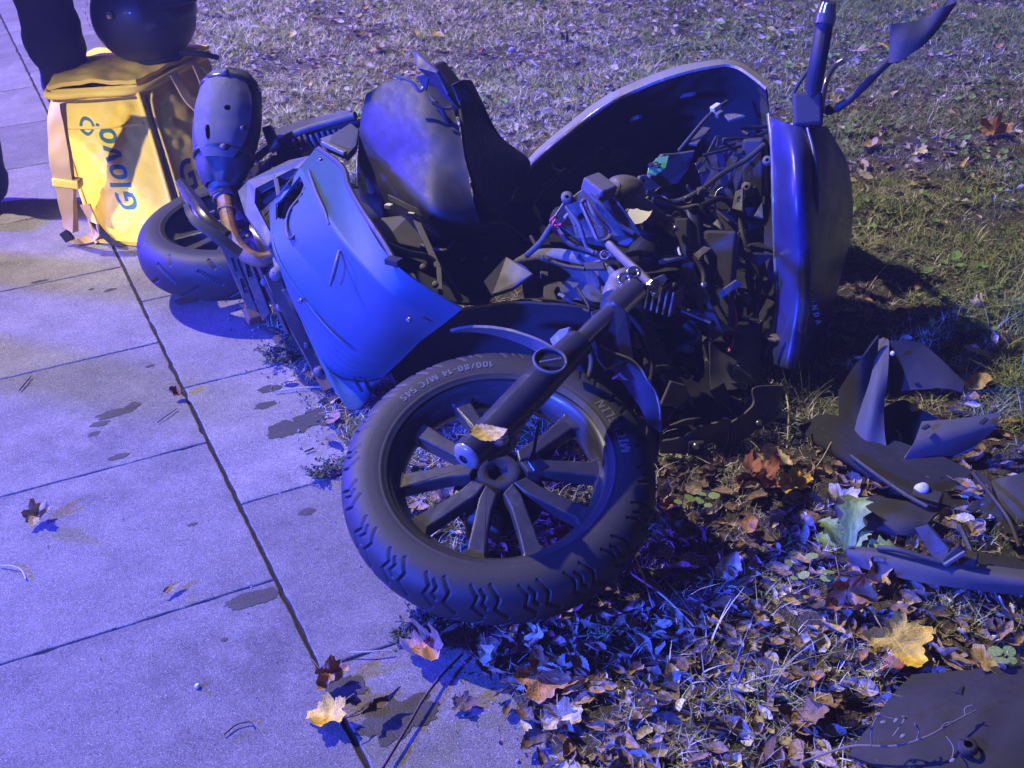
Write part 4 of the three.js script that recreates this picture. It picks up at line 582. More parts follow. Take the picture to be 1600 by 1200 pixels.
// inner structure between leg shield and front cowl
const fr = grp('front_frame', sc);
const F = (n, g, m) => part(n, g, m, fr);
F('back_wall', shell([[[.329,.12,-.564],[.417,.2,-.55],[.526,.27,-.531],[.629,.38,-.361]],
 [[.331,.05,-.356],[.435,.1,-.429],[.549,.14,-.445],[.64,.22,-.318]],
 [[.311,.03,-.053],[.413,.04,-.153],[.527,.06,-.204],[.618,.1,-.145]],
 [[.313,.02,.269],[.386,.02,.224],[.479,.02,.152],[.559,.03,.092]]], { th: 0.006, dent: 0.02, nu: 30, nv: 34 }), M.plasticDark);  // this and the next: dark plates added to hide the lit ground behind
F('lower_wall', shell([[[.187,.2,.054],[.288,.2,0],[.41,.18,-.063],[.54,.14,-.137]],
 [[.18,.1,.127],[.282,.08,.07],[.403,.06,.014],[.538,.05,-.023]],
 [[.21,.04,.242],[.294,.03,.207],[.394,.02,.171],[.533,.02,.157]]], { th: 0.005, dent: 0.012 }), M.plasticDark);
F('battery_tray', plate([[.095,.42,.192],[.119,.44,.158],[.138,.45,.159],[.182,.47,.129],[.207,.46,.159],[.263,.38,.199],[.238,.36,.2],[.208,.36,.191],[.179,.34,.192],[.138,.38,.201]], 0.03), M.alu);
for (const L of [[[.118,.455,.219],[.142,.425,.245],[.156,.385,.264],[.167,.38,.272]], [[.147,.462,.227],[.156,.465,.216],[.173,.44,.24],[.199,.41,.241],[.195,.405,.266],[.177,.405,.276],[.165,.425,.257],[.147,.462,.227]], [[.165,.475,.22],[.191,.455,.238],[.221,.42,.242],[.245,.405,.247]], [[.115,.43,.222],[.123,.437,.217],[.136,.42,.232]]]) F('tray_rib', tube(L, 0.0042, 7), M.alu);
F('tray_lug', lathe([[0.004, -0.006], [0.011, -0.006], [0.012, 0.006], [0.004, 0.006]], [.123,.455,.177], [0, 0.7, 0.7], 14), M.alu);
F('tray_top', box([.185,.475,.182], [0.055, 0.03, 0.045], [0.6, -0.3, 0.7]), M.alu);
F('starter_cap', tube([[.213,.43,.134],[.231,.44,.12],[.248,.44,.122],[.267,.42,.115]], [0.02, 0.034, 0.033, 0.022], 16), M.alu);
F('starter_neck', tube([[.261,.425,.127],[.278,.41,.112],[.295,.4,.102]], [0.014, 0.013, 0.011], 12), M.alu);
F('starter_body', tube([[.283,.36,.029],[.329,.3,-.006],[.36,.26,-.009]], [0.03, 0.034, 0.03], 16), M.darkMetal);
F('stem_tube', tube([[.195,.4,.285],[.216,.4,.355],[.238,.4,.421],[.254,.4,.474]], [0.0085, 0.009, 0.009, 0.0075], 10), M.alu);
F('clamp', tube([[.184,.4,.525],[.192,.41,.491],[.204,.42,.477],[.221,.42,.468]], [0.026, 0.024, 0.02, 0.014], 14), M.alu);
for (const p of [[.199,.44,.524], [.216,.445,.511], [.208,.43,.53]]) F('clamp_eye', new THREE.TorusGeometry(0.0095, 0.0035, 8, 20).rotateX(-0.9).translate(...p), M.steel);
const tp = [[.246,.42,.518], [.27,.42,.489], [.254,.4,.512]]; F('tri_bracket', plate([[.241,.42,.507],[.248,.425,.503],[.266,.43,.497],[.273,.425,.5],[.261,.415,.509],[.256,.4,.513],[.25,.4,.512]], 0.007), M.steel);
for (const p of tp) F('bolt', lathe([[0.001, 0.009], [0.005, 0.009], [0.006, 0], [0.001, 0]], p, [0, 0.75, 0.65], 10), M.steel);
// circuit board in its broken holder
F('board_holder', plate([[.317,.34,-.169],[.335,.37,-.2],[.361,.39,-.225],[.403,.38,-.257],[.437,.38,-.27],[.422,.35,-.244],[.395,.32,-.233],[.355,.32,-.217]], 0.01), M.plasticGrey);
F('circuit_board', plate([[.322,.39,-.146],[.342,.4,-.174],[.37,.4,-.187],[.36,.385,-.155],[.336,.375,-.137],[.318,.38,-.134]], 0.003), M.pcb);
for (let k = 0; k < 7; k++) F('chip', box(add([.339,.392,-.147], [rr(-0.018, 0.018), 0.003, rr(-0.02, 0.02)]), [rr(0.004, 0.012), 0.004, rr(0.004, 0.01)], [1, 0, rr(-1, 1)]), M.plasticDark);
F('link_rod', tube([[.397,.4,-.217],[.437,.43,-.255],[.483,.45,-.317],[.531,.46,-.376]], 0.004, 8), M.plasticGrey);
F('link_rod', bar([.43,.41,-.227], [.474,.42,-.308], 0.02, 0.006), M.plasticGrey);
F('rod_end', box([.497,.46,-.331], [0.026, 0.014, 0.014], [0.7, 0.2, -0.6]), M.white);
F('rod_end', box([.503,.45,-.314], [0.02, 0.012, 0.012], [0.7, 0.2, -0.6]), M.alu);
F('lug_bracket', plate([[.283,.39,-.049],[.291,.4,-.067],[.305,.4,-.073],[.323,.38,-.078],[.337,.37,-.08],[.319,.37,-.067]], 0.006, { holes: [[[.292,.39,-.055],[.299,.395,-.068],[.307,.39,-.061]]] }), M.alu);
// right hand brackets and boxes
F('mount_box', plate([[.495,.3,-.095],[.531,.32,-.155],[.553,.33,-.198],[.582,.34,-.176],[.589,.28,-.134],[.583,.26,-.127],[.533,.26,-.133]], 0.02, { holes: [[[.53,.3,-.129],[.545,.31,-.125],[.572,.31,-.129],[.568,.28,-.114],[.54,.28,-.117]]] }), M.plastic);
F('boss', lathe([[0.004, 0.012], [0.011, 0.012], [0.013, 0], [0.014, -0.02], [0.001, -0.02]], [.535,.345,-.113], [-0.3, 0.6, 0.7], 18), M.alu);
F('hole_edge', plate([[.537,.31,-.036],[.559,.325,-.07],[.555,.305,-.035]], 0.004), M.lip);
F('boss', lathe([[0.004, 0.01], [0.01, 0.01], [0.012, 0], [0.001, -0.01]], [.579,.4,-.126], [-0.3, 0.6, 0.7], 18), M.alu);
F('side_box', box([.565,.36,-.185], [0.05, 0.14, 0.05], [0.8, 0.1, 0.3], [0, 1, -0.3]), M.plastic);
F('horn_bracket', plate([[.467,.3,-.114],[.493,.28,-.078],[.523,.27,-.084],[.509,.26,-.081],[.487,.26,-.083]], 0.006), M.plasticGrey);
F('relay', box([.37,.3,.05], [0.03, 0.09, 0.03], [0.9, 0.1, 0.3], [0.1, 1, -0.6]), M.plastic);
F('relay', box([.353,.27,.046], [0.05, 0.06, 0.03], [0.9, 0.1, 0.3], [0.1, 1, -0.6]), M.plastic);
F('pale_bracket', shell([[[.349,.26,.167],[.352,.3,.177],[.367,.31,.161],[.373,.3,.171]],
 [[.351,.24,.18],[.362,.26,.184],[.374,.27,.191],[.382,.26,.189]]], { th: 0.006, dent: 0.004 }), M.alu);
F('pale_bracket', plate([[.332,.24,.141],[.349,.26,.167],[.392,.26,.19],[.402,.24,.215],[.39,.23,.21],[.359,.24,.175]], 0.008), M.alu);
F('long_box', box([.444,.2,.081], [0.07, 0.24, 0.05], [0.9, 0.05, 0.3], [-0.25, 0.8, -0.6]), M.plastic);
F('shard', plate([[.385,.3,.128],[.401,.32,.136],[.415,.32,.144],[.399,.3,.136],[.387,.3,.15]], 0.004), M.alu);
F('shard', plate([[.424,.25,.202],[.458,.27,.194],[.472,.26,.192],[.444,.25,.204],[.428,.24,.211]], 0.005), M.plasticGrey);
F('shard', plate([[.45,.3,-.028],[.457,.31,-.024],[.461,.3,.002]], 0.005), M.lip);
F('shard', plate([[.409,.28,.065],[.42,.27,.064],[.419,.26,.087]], 0.004), M.plasticGrey);
F('shard', plate([[.421,.16,.167],[.44,.17,.177],[.455,.15,.174],[.437,.15,.184]], 0.006), M.lip);
F('shard', plate([[.442,.25,.067],[.455,.25,.069],[.458,.24,.086],[.445,.23,.088]], 0.004), M.white);
F('hose', tube([[.338,.3,.129],[.373,.27,.161],[.407,.2,.169],[.445,.14,.157],[.483,.12,.137]], 0.011, 10), M.rubber);
F('hose', tube([[.255,.2,.246],[.259,.16,.261],[.296,.15,.275],[.342,.16,.269],[.37,.18,.254],[.351,.2,.238]], 0.009, 10), M.rubber);
F('hose', tube([[.297,.26,.25],[.347,.24,.215],[.39,.2,.196],[.413,.15,.187]], 0.008, 10), M.rubber);
F('hose', tube([[.116,.42,.158],[.092,.4,.179],[.069,.37,.189],[.039,.34,.186]], 0.006, 9), M.plasticGrey);
F('wire', tube([[.096,.43,.207],[.088,.42,.207],[.096,.41,.203],[.11,.42,.223]], 0.0025, 6), M.redCable);
F('wire', tube([[.098,.43,.22],[.091,.42,.227],[.102,.41,.223]], 0.002, 6), M.redCable);
F('connector', box([.259,.19,.271], [0.026, 0.04, 0.024], [0.9, 0.1, 0.2]), M.lip);
F('connector', box([.284,.17,.268], [0.04, 0.024, 0.024], [0.95, -0.1, 0.2]), M.alu);
F('connector', tube([[.362,.19,.237],[.371,.18,.246],[.374,.17,.263]], [0.012, 0.013, 0.01], 10), M.alu);
F('pump', tube([[.31,.28,.014],[.279,.27,.071],[.257,.26,.095]], [0.03, 0.035, 0.03], 16), M.darkMetal);
F('rubber_boot', lathe([[0.02, -0.03], [0.03, -0.02], [0.026, -0.01], [0.032, 0], [0.026, 0.01], [0.03, 0.02], [0.02, 0.03]], [.127,.37,.087], [0.6, 0.2, 0.5], 20), M.darkMetal);
F('down_tube', tube([[.242,.28,.228],[.27,.2,.269],[.308,.12,.286],[.341,.06,.338]], 0.022, 14), M.darkMetal);
F('down_tube', tube([[.444,.22,-.301],[.435,.15,-.126],[.438,.08,.056],[.441,.04,.21]], 0.02, 14), M.darkMetal);
F('dark_filler_plate', shell([[[.271,.12,.229],[.347,.1,.2],[.427,.08,.198],[.508,.05,.207]],
 [[.263,.1,.349],[.329,.07,.329],[.398,.05,.302],[.49,.03,.301]],
 [[.266,.06,.427],[.333,.04,.401],[.401,.03,.367],[.467,.02,.357]]], { th: 0.005, dent: 0.02 }), M.plasticDark);  // dark plate added so no ground shows between the parts
F('lower_shard', shell([[[.269,.08,.481],[.322,.08,.463],[.384,.1,.45],[.412,.1,.445]],
 [[.273,.05,.473],[.333,.04,.465],[.378,.05,.443],[.404,.05,.464]]], { th: 0.005, dent: 0.006, rag: 0.03 }), M.plasticGrey);
F('lower_shard', shell([[[.416,.08,.425],[.463,.1,.396],[.466,.13,.383],[.528,.12,.362]],
 [[.412,.03,.438],[.476,.05,.401],[.501,.07,.397],[.525,.09,.36]]], { th: 0.005, dent: 0.008, rag: 0.02 }), M.plasticGrey);
F('lower_shard', plate([[.277,.14,.446],[.297,.18,.43],[.322,.17,.43],[.328,.14,.427],[.312,.13,.437]], 0.005), M.plasticGrey);
F('lower_shard', plate([[.296,.1,.456],[.325,.1,.44],[.355,.1,.434],[.338,.09,.439]], 0.005), M.plasticGrey);
F('lower_shard', plate([[.386,.12,.374],[.41,.13,.364],[.422,.1,.373],[.402,.09,.374]], 0.006), M.plastic);
F('clip', box([.343,.06,.474], [0.03, 0.03, 0.02], [1, 0, 0.2]), M.plasticDark);
for (const p of [[.472,.07,.418], [.339,.075,.495], [.248,.4,.433], [.355,.33,.058], [.387,.28,.232], [.457,.1,.251]]) F('bolt', lathe([[0.001, 0.007], [0.006, 0.007], [0.007, 0], [0.001, -0.004]], p, [-0.1, 0.8, 0.6], 10), M.steel);
// loose brackets, tabs and leads wedged in the wreck, each a piece of its own
{
  const spots = [[.369,.3,-.207], [.392,.28,-.158], [.426,.31,-.155], [.46,.34,-.151], [.501,.37,-.187], [.524,.4,-.204], [.451,.27,-.093], [.419,.28,-.098], [.327,.32,.006], [.275,.34,.212], [.319,.28,.176], [.354,.2,.222], [.396,.15,.214], [.504,.22,.034], [.528,.16,.07], [.522,.25,.003], [.483,.13,.097], [.33,.14,.31], [.374,.1,.282], [.258,.16,.377], [.296,.25,.259], [.202,.36,.249], [.172,.33,.239], [.485,.4,-.231], [.448,.36,-.213], [.547,.24,.017], [.462,.26,-.015], [.458,.1,.168], [.513,.08,.136], [.326,.18,.236], [.074,.3,.193], [.107,.3,.271], [.141,.3,.316], [.059,.25,.206], [.51,.43,-.296], [.56,.42,-.25]];
  spots.forEach((p, i) => {
    const d = [rr(-1, 1), rr(-0.5, 0.5), rr(-1, 1)], m = [M.plastic, M.plasticGrey, M.plasticDark, M.darkMetal, M.alu][(rnd() * 4.5) | 0];
    if (i % 3 === 0) F('tab', box(p, [rr(0.015, 0.035), rr(0.004, 0.008), rr(0.01, 0.02)], d, [rr(-0.4, 0.4), 1, rr(-0.4, 0.4)]), m);
    else if (i % 3 === 1) { const a = add(p, [rr(-0.03, 0.03), rr(0, 0.03), rr(-0.03, 0.03)]); F('torn_tab', plate([a, add(a, [rr(0.015, 0.04), rr(-0.02, 0.01), rr(-0.02, 0.02)]), add(a, [rr(0.03, 0.06), rr(-0.02, 0.02), rr(0.01, 0.05)]), add(a, [rr(0, 0.02), rr(-0.01, 0.02), rr(0.02, 0.05)])], 0.004), m); }
    else F('wire', tube([p, add(p, [rr(-0.04, 0.04), rr(0, 0.03), rr(-0.03, 0.03)]), add(p, [rr(-0.07, 0.07), rr(-0.02, 0.02), rr(-0.05, 0.05)]), add(p, [rr(-0.1, 0.1), rr(-0.04, 0), rr(-0.08, 0.08)])], rr(0.0025, 0.005), 7), M.rubber);
  });
}
// wiring loom, hoses and fuse boxes
for (const [L, r, m] of [[[[.309,.36,-.079],[.367,.33,-.092],[.422,.35,-.091],[.482,.38,-.121],[.533,.4,-.14],[.576,.43,-.153]], 0.006, 'rubber'], [[[.321,.35,-.065],[.379,.32,-.078],[.425,.33,-.059],[.46,.29,-.051],[.466,.24,.008],[.438,.21,.102]], 0.005, 'rubber'], [[[.423,.335,-.046],[.475,.34,-.072],[.504,.31,-.069],[.516,.26,-.009],[.54,.2,.027],[.528,.12,.082]], 0.007, 'rubber'], [[[.102,.4,.18],[.124,.38,.224],[.171,.37,.253],[.21,.38,.295],[.259,.36,.24],[.321,.3,.159]], 0.006, 'rubber'], [[[.255,.24,.29],[.296,.21,.263],[.341,.2,.22],[.385,.22,.178],[.406,.25,.121],[.39,.28,.09]], 0.006, 'rubber'], [[[.49,.27,-.059],[.493,.24,.011],[.468,.2,.084],[.479,.14,.116],[.456,.1,.182]], 0.004, 'redCable'], [[[.142,.35,.22],[.176,.33,.269],[.188,.31,.342],[.236,.27,.347],[.27,.2,.375],[.254,.14,.416]], 0.005, 'rubber'], [[[.376,.31,-.048],[.383,.3,0],[.359,.29,.076],[.375,.26,.108]], 0.0028, 'white'], [[[.455,.39,-.221],[.471,.37,-.182],[.506,.37,-.178],[.54,.39,-.21]], 0.0035, 'rubber'], [[[.053,.33,.067],[.075,.33,.167],[.11,.34,.239],[.15,.35,.281]], 0.0045, 'rubber'], [[[.511,.39,-.13],[.495,.36,-.113],[.468,.34,-.111],[.46,.31,-.075]], 0.0025, 'lip']]) F(m === 'rubber' ? 'hose' : 'wire', tube(L, r, 8), M[m]);
for (const [p, s] of [[[.342,.32,-.009], 0.03], [[.433,.35,-.089], 0.026], [[.414,.22,.181], 0.03], [[.497,.17,.087], 0.028], [[.273,.17,.359], 0.03], [[.354,.16,.27], 0.024], [[.199,.35,.286], 0.024]]) { const d = [rr(0.4, 1), rr(-0.3, 0.3), rr(-0.6, 0.6)]; F('connector', merge([box(p, [s, s * 0.55, s * 0.7], d), box(add(p, [0, s * 0.25, 0]), [s * 0.5, s * 0.3, s * 0.5], d)]), rnd() < 0.5 ? M.plasticGrey : M.plastic); }
for (const p of [[.353,.335,-.092], [.397,.345,-.061], [.479,.235,.015], [.187,.38,.286], [.376,.215,.196], [.512,.275,-.027]]) F('cable_tie', new THREE.TorusGeometry(0.0085, 0.0018, 6, 14).rotateX(rr(-1, 1)).rotateY(rr(-1, 1)).translate(...p), M.lip);
F('fin_block', merge([0, 1, 2, 3, 4, 5].map((k) => box(add([.275,.27,.225], [k * 0.011, -k * 0.002, k * 0.006]), [0.004, 0.05, 0.07], [0.88, -0.1, 0.45], [0.1, 1, -0.2]))), M.alu);
F('bellows', lathe([0, 1, 2, 3, 4, 5, 6, 7, 8].map((k) => [k & 1 ? 0.021 : 0.015, k * 0.008]), [.349,.22,.159], [0.7, -0.1, 0.6], 18), M.rubber);
F('holed_bracket', plate([[.376,.24,.218],[.396,.25,.217],[.431,.17,.227],[.41,.16,.234]], 0.006, { holes: [[[.388,.235,.226],[.394,.237,.225],[.399,.226,.226],[.391,.224,.23]], [[.403,.2,.232],[.411,.2,.224],[.416,.188,.227],[.408,.187,.233]]] }), M.plasticGrey);
F('holed_bracket', plate([[.504,.35,-.08],[.52,.355,-.081],[.513,.32,-.043],[.496,.32,-.06]], 0.006, { holes: [[[.505,.343,-.068],[.513,.345,-.069],[.51,.335,-.058],[.503,.335,-.059]]] }), M.plasticGrey);
// dark shells added to fill the space between tray, frame and cowl
F('dark_cover_filler', shell([[[.311,.3,-.062],[.367,.31,-.086],[.426,.28,-.097]],
 [[.31,.26,-.015],[.362,.28,.003],[.423,.25,-.025]],
 [[.328,.22,.015],[.364,.24,.047],[.424,.21,.02]]], { th: 0.005, dent: 0.02, rag: 0.05 }), M.plastic);
F('dark_cover_filler', shell([[[.435,.27,-.065],[.493,.25,-.07],[.578,.26,-.109]],
 [[.435,.22,-.007],[.492,.2,-.011],[.567,.2,-.036]],
 [[.451,.15,.041],[.49,.14,.056],[.564,.14,.032]]], { th: 0.005, dent: 0.02, rag: 0.05 }), M.plastic);
F('dark_cover_filler', shell([[[.261,.24,.235],[.315,.24,.211],[.383,.2,.196]],
 [[.266,.18,.258],[.318,.18,.249],[.385,.15,.24]],
 [[.28,.12,.309],[.319,.12,.3],[.386,.1,.284]]], { th: 0.005, dent: 0.02, rag: 0.05 }), M.plasticDark);
F('dark_cover_filler', shell([[[.426,.14,.111],[.485,.12,.092],[.553,.11,.064]],
 [[.41,.1,.178],[.474,.08,.161],[.531,.07,.148]],
 [[.404,.06,.268],[.459,.05,.256],[.53,.03,.201]]], { th: 0.005, dent: 0.015, rag: 0.05 }), M.plastic);
F('dark_cover_filler', shell([[[.453,.35,-.292],[.509,.39,-.279],[.572,.41,-.234]],
 [[.453,.31,-.232],[.516,.34,-.226],[.579,.36,-.183]],
 [[.457,.27,-.155],[.522,.28,-.161],[.582,.3,-.123]]], { th: 0.005, dent: 0.012, rag: 0.04 }), M.plasticDark);
F('dark_cover_filler', shell([[[.074,.27,.159],[.137,.29,.194],[.189,.3,.265]],
 [[.072,.24,.201],[.14,.26,.234],[.191,.27,.302]]], { th: 0.005, dent: 0.012, rag: 0.05 }), M.plastic);
// front mudguard arch and its broken edges
const mg = grp('front_fender', sc);
part('arch', shell([[[-.023,.3,.165],[.048,.33,.145],[.113,.35,.182],[.182,.36,.265],[.219,.36,.361]],
 [[-.036,.28,.169],[.03,.31,.155],[.105,.33,.189],[.176,.34,.27],[.212,.34,.365]],
 [[-.045,.22,.109],[.01,.26,.119],[.098,.28,.153],[.167,.29,.236],[.205,.29,.316]]], { nu: 40, nv: 16, th: 0.005, dent: 0.004, rag: 0.02 }), M.alu, mg);
part('side_tab', plate([[-.043,.32,.254],[.001,.34,.194],[.035,.34,.24],[.049,.33,.256],[.008,.31,.273],[-.029,.3,.276]], 0.006), M.plasticGrey, mg);
part('inner_arch', shell([[[-.073,.2,.179],[.008,.24,.18],[.109,.26,.231],[.18,.26,.295],[.216,.24,.367]],
 [[-.101,.16,.156],[-.008,.18,.175],[.108,.2,.226],[.168,.2,.286],[.199,.18,.357]]], { th: 0.005, dent: 0.004 }), M.plasticDark, mg);
part('wheel_well', shell([[[-.232,.27,.217],[-.115,.3,.329],[.007,.3,.314],[.127,.3,.342],[.232,.26,.327]],
 [[-.262,.12,.123],[-.139,.18,.191],[.005,.2,.221],[.129,.2,.296],[.232,.18,.335]],
 [[-.249,.02,.113],[-.137,.04,.103],[.002,.05,.105],[.134,.05,.2],[.244,.04,.296]]], { th: 0.005, dent: 0.006 }), M.plasticDark, mg);
part('front_blade', shell([[[-.109,.3,.414],[-.065,.31,.422],[-.007,.32,.457],[.048,.33,.521],[.082,.33,.566]],
 [[-.107,.29,.4],[-.064,.29,.404],[-.01,.29,.429],[.039,.3,.497],[.071,.3,.543]]], { th: 0.005, dent: 0.001 }), M.plasticGrey, mg);
part('broken_tip', plate([[.071,.36,.58],[.086,.38,.587],[.101,.39,.598],[.093,.36,.605],[.076,.35,.596]], 0.005), M.lip, mg);
part('side_plate', plate([[.139,.41,.587],[.185,.42,.583],[.194,.41,.595],[.202,.35,.641],[.155,.34,.654],[.144,.35,.636],[.141,.38,.613]], 0.008), M.gloss, mg);
part('fender_side', shell([[[.147,.37,.629],[.196,.35,.643],[.224,.32,.663],[.242,.28,.676],[.246,.22,.681],[.236,.16,.676]],
 [[.146,.34,.609],[.175,.31,.62],[.203,.28,.648],[.22,.25,.672],[.226,.2,.664],[.224,.15,.652]]], { nu: 40, nv: 10, th: 0.005, dent: 0.004, rag: 0.05 }), M.plastic, mg);
part('torn_edge', tube([[.148,.373,.634],[.173,.362,.643],[.198,.352,.649],[.212,.34,.657],[.224,.322,.669],[.236,.302,.671],[.242,.282,.684],[.244,.255,.683]], 0.0022, 6), M.lip, mg);  // highlight along the torn edge, put into the pale colour
part('torn_shard', plate([[.219,.2,.684],[.228,.26,.659],[.242,.25,.664],[.249,.21,.672],[.235,.17,.683]], 0.004), M.plasticGrey, mg);
part('torn_shard', plate([[.168,.32,.65],[.18,.33,.656],[.193,.32,.656],[.183,.32,.655]], 0.004), M.lip, mg);
// fork, axle, reflector, caliper
const fk = grp('front_fork', sc);
part('lower_leg', tube([[-.073,.315,.858],[-.043,.325,.822],[-.002,.34,.775],[.046,.36,.721],[.085,.375,.676],[.113,.385,.644]], [0.0255, 0.0265, 0.0285, 0.029, 0.0265, 0.025], 24), M.darkMetal, fk);
part('leg_cap', lathe([[0.008, -0.004], [0.019, -0.002], [0.0245, 0.004], [0.0245, 0.02], [0.008, 0.022]], [-.076,.314,.862], (() => { const a = V([-.076,.314,.862]), b = V([-.043,.325,.822]); return b.sub(a).toArray(); })(), 24), M.lip, fk);
part('cap_hole', lathe([[0.001, -0.001], [0.0085, -0.001], [0.0085, 0.006]], [-.076,.314,.862], (() => { const a = V([-.076,.314,.862]), b = V([-.043,.325,.822]); return b.sub(a).toArray(); })(), 20), M.plasticDark, fk);
part('stanchion', tube([[.096,.378,.665],[.13,.392,.623],[.177,.41,.574],[.214,.42,.532]], 0.0155, 18), M.steel, fk);
part('upper_sleeve', tube([[.171,.408,.579],[.192,.414,.555],[.217,.42,.525]], 0.0225, 20), M.steel, fk);
part('axle_bolt', lathe([[0.001, 0.016], [0.007, 0.016], [0.009, 0.012], [0.009, 0.004], [0.013, 0.002], [0.013, -0.01], [0.001, -0.01]], [-.021,.335,.843], [0.15, 0.85, 0.5], 16), M.steel, fk);
part('axle_lug', tube([[-.047,.3,.837],[-.029,.31,.833],[-.008,.3,.801]], [0.012, 0.018, 0.014], 14), M.darkMetal, fk);
part('reflector_ring', new THREE.TorusGeometry(0.0255, 0.0026, 8, 36).rotateX(-1.25).rotateZ(-0.15).translate(...[.061,.41,.744]), M.plasticGrey, fk);
part('reflector_face', new THREE.CylinderGeometry(0.0245, 0.0245, 0.006, 30).rotateX(-1.25 + 1.57).rotateZ(-0.15).translate(...[.062,.405,.737]), M.gloss, fk);
part('reflector_rib', bar([.044,.412,.752], [.079,.414,.746], 0.004, 0.003), M.plasticGrey, fk);
part('leg_far', tube([[-.002,.13,.424],[.062,.16,.359],[.128,.2,.309],[.235,.26,.244]], 0.024, 16), M.darkMetal, fk);
part('caliper', box([-.055,.14,.766], [0.06, 0.05, 0.085], [0.95, 0.05, 0.1]), M.alu, fk);
for (const k of [0, 1, 2]) part('caliper_fin', bar(add([-.069,.17,.786], [0, 0, k * 0.018]), add([-.038,.17,.788], [0, 0, k * 0.018]), 0.007, 0.008), M.alu, fk);
part('brake_hose', tube([[.121,.34,.523],[.141,.3,.545],[.108,.24,.615],[.048,.2,.709],[-.009,.16,.776]], 0.006, 9), M.rubber, fk);
part('broken_spoke_tab', plate([[.019,.27,.815],[.027,.28,.802],[.05,.26,.817],[.04,.26,.824],[.028,.26,.826]], 0.006), M.rim, fk);
part('broken_spoke_tab', bar([.029,.28,.806], [.038,.29,.747], 0.005, 0.005), M.rim, fk);
// front cowl and headlight
const cw = grp('front_cowl', sc);
part('cowl_shell', shell([[[.57,.51,-.104],[.595,.515,-.017],[.632,.51,-.018],[.692,.48,-.102]],
 [[.568,.45,-.034],[.581,.485,.087],[.646,.465,.027],[.745,.4,-.128]],
 [[.564,.37,.023],[.578,.415,.154],[.655,.385,.073],[.772,.31,-.132]],
 [[.572,.25,.042],[.585,.305,.174],[.655,.275,.108],[.777,.2,-.133]],
 [[.572,.15,.091],[.585,.195,.197],[.642,.165,.14],[.736,.1,-.058]],
 [[.545,.05,.133],[.56,.085,.231],[.602,.065,.21],[.692,.02,.033]]], { nu: 40, nv: 60, th: 0.006, dent: 0.0025, seed: 6 }), M.paint, cw);
part('cowl_edge', tube([[.569,.513,-.104],[.567,.462,-.04],[.562,.372,.028],[.57,.252,.046],[.571,.152,.089],[.555,.1,.129],[.544,.052,.131],[.55,.03,.148]], 0.005, 8), M.lip, cw);  // pale colour stands for the highlight on this edge
part('headlight_lens', shell([[[.576,.478,.008],[.584,.485,.006],[.584,.485,.038]],
 [[.572,.41,.084],[.577,.425,.124],[.585,.425,.146]],
 [[.58,.315,.125],[.589,.325,.166],[.605,.315,.167]],
 [[.588,.245,.161],[.597,.245,.192],[.606,.24,.197]],
 [[.581,.175,.195],[.594,.155,.214],[.603,.165,.206]]], { nu: 14, nv: 40, th: 0.012, dent: 0 }), M.gloss, cw);
part('crease', tube([[.626,.515,.004],[.63,.478,.055],[.626,.405,.12],[.627,.31,.119],[.614,.265,.145]], [0.004, 0.006, 0.006, 0.005, 0.002], 8), M.paint, cw);
{ const L = []; [...'HONDA'].forEach((ch, i) => { const g = new TextGeometry(ch, { font, size: 0.011, depth: 0.0015, curveSegments: 3 }), c = V(lerp([.607,.242,.187], [.626,.172,.199], i / 4.4)), x = V([.626,.172,.199]).sub(V([.607,.242,.187])).normalize(), n = new THREE.Vector3(-0.35, 0.45, 0.8); n.addScaledVector(x, -n.dot(x)).normalize(); g.applyMatrix4(new THREE.Matrix4().makeBasis(x, new THREE.Vector3().crossVectors(n, x), n)); c.addScaledVector(n, 0.01); g.translate(c.x, c.y, c.z); L.push(g); }); part('lettering', merge(L), M.alu, cw); }
part('backing', shell([[[.579,.48,-.11],[.634,.46,-.141],[.725,.43,-.219]],
 [[.59,.33,-.046],[.621,.34,.019],[.772,.28,-.189]],
 [[.597,.2,.001],[.624,.22,.047],[.762,.17,-.153]],
 [[.577,.05,.101],[.6,.06,.15],[.695,.02,-.003]]], { th: 0.004, dent: 0.004 }), M.plasticDark, cw);
// handlebar, brake lever, mirror
const hb = grp('handlebar', sc);
part('bar_tube', tube([[.633,.5,-.062],[.638,.57,-.032],[.646,.62,-.04]], 0.0125, 14), M.darkMetal, hb);
part('grip', tube([[.638,.585,-.026],[.644,.65,-.025],[.656,.7,-.052],[.659,.72,-.058]], [0.018, 0.0175, 0.0175, 0.0175], 18), M.rubber, hb);
part('grip_band', tube([[.653,.712,-.04],[.657,.73,-.047]], 0.0205, 18), M.steel, hb);
part('bar_end', tube([[.657,.73,-.047],[.66,.755,-.046]], [0.019, 0.015], 16), M.steel, hb);
part('switch_box', box([.633,.54,-.034], [0.06, 0.07, 0.05], [0.9, 0.1, 0.2], [0.15, 0.8, -0.4]), M.plastic, hb);
part('brake_lever', tube([[.656,.52,-.026],[.665,.55,-.05],[.677,.59,-.071],[.702,.61,-.105],[.717,.62,-.105]], [0.008, 0.007, 0.006, 0.006, 0.007], 10), M.steel, hb);
part('brake_cable', tube([[.632,.5,-.083],[.618,.55,-.102],[.646,.6,-.112]], 0.004, 8), M.rubber, hb);
const mr = grp('mirror', sc);
part('stalk', tube([[.68,.53,-.06],[.701,.55,-.027],[.736,.58,-.028],[.773,.61,-.046],[.802,.63,-.063]], [0.011, 0.0085, 0.008, 0.008, 0.009], 12), M.plastic, mr);
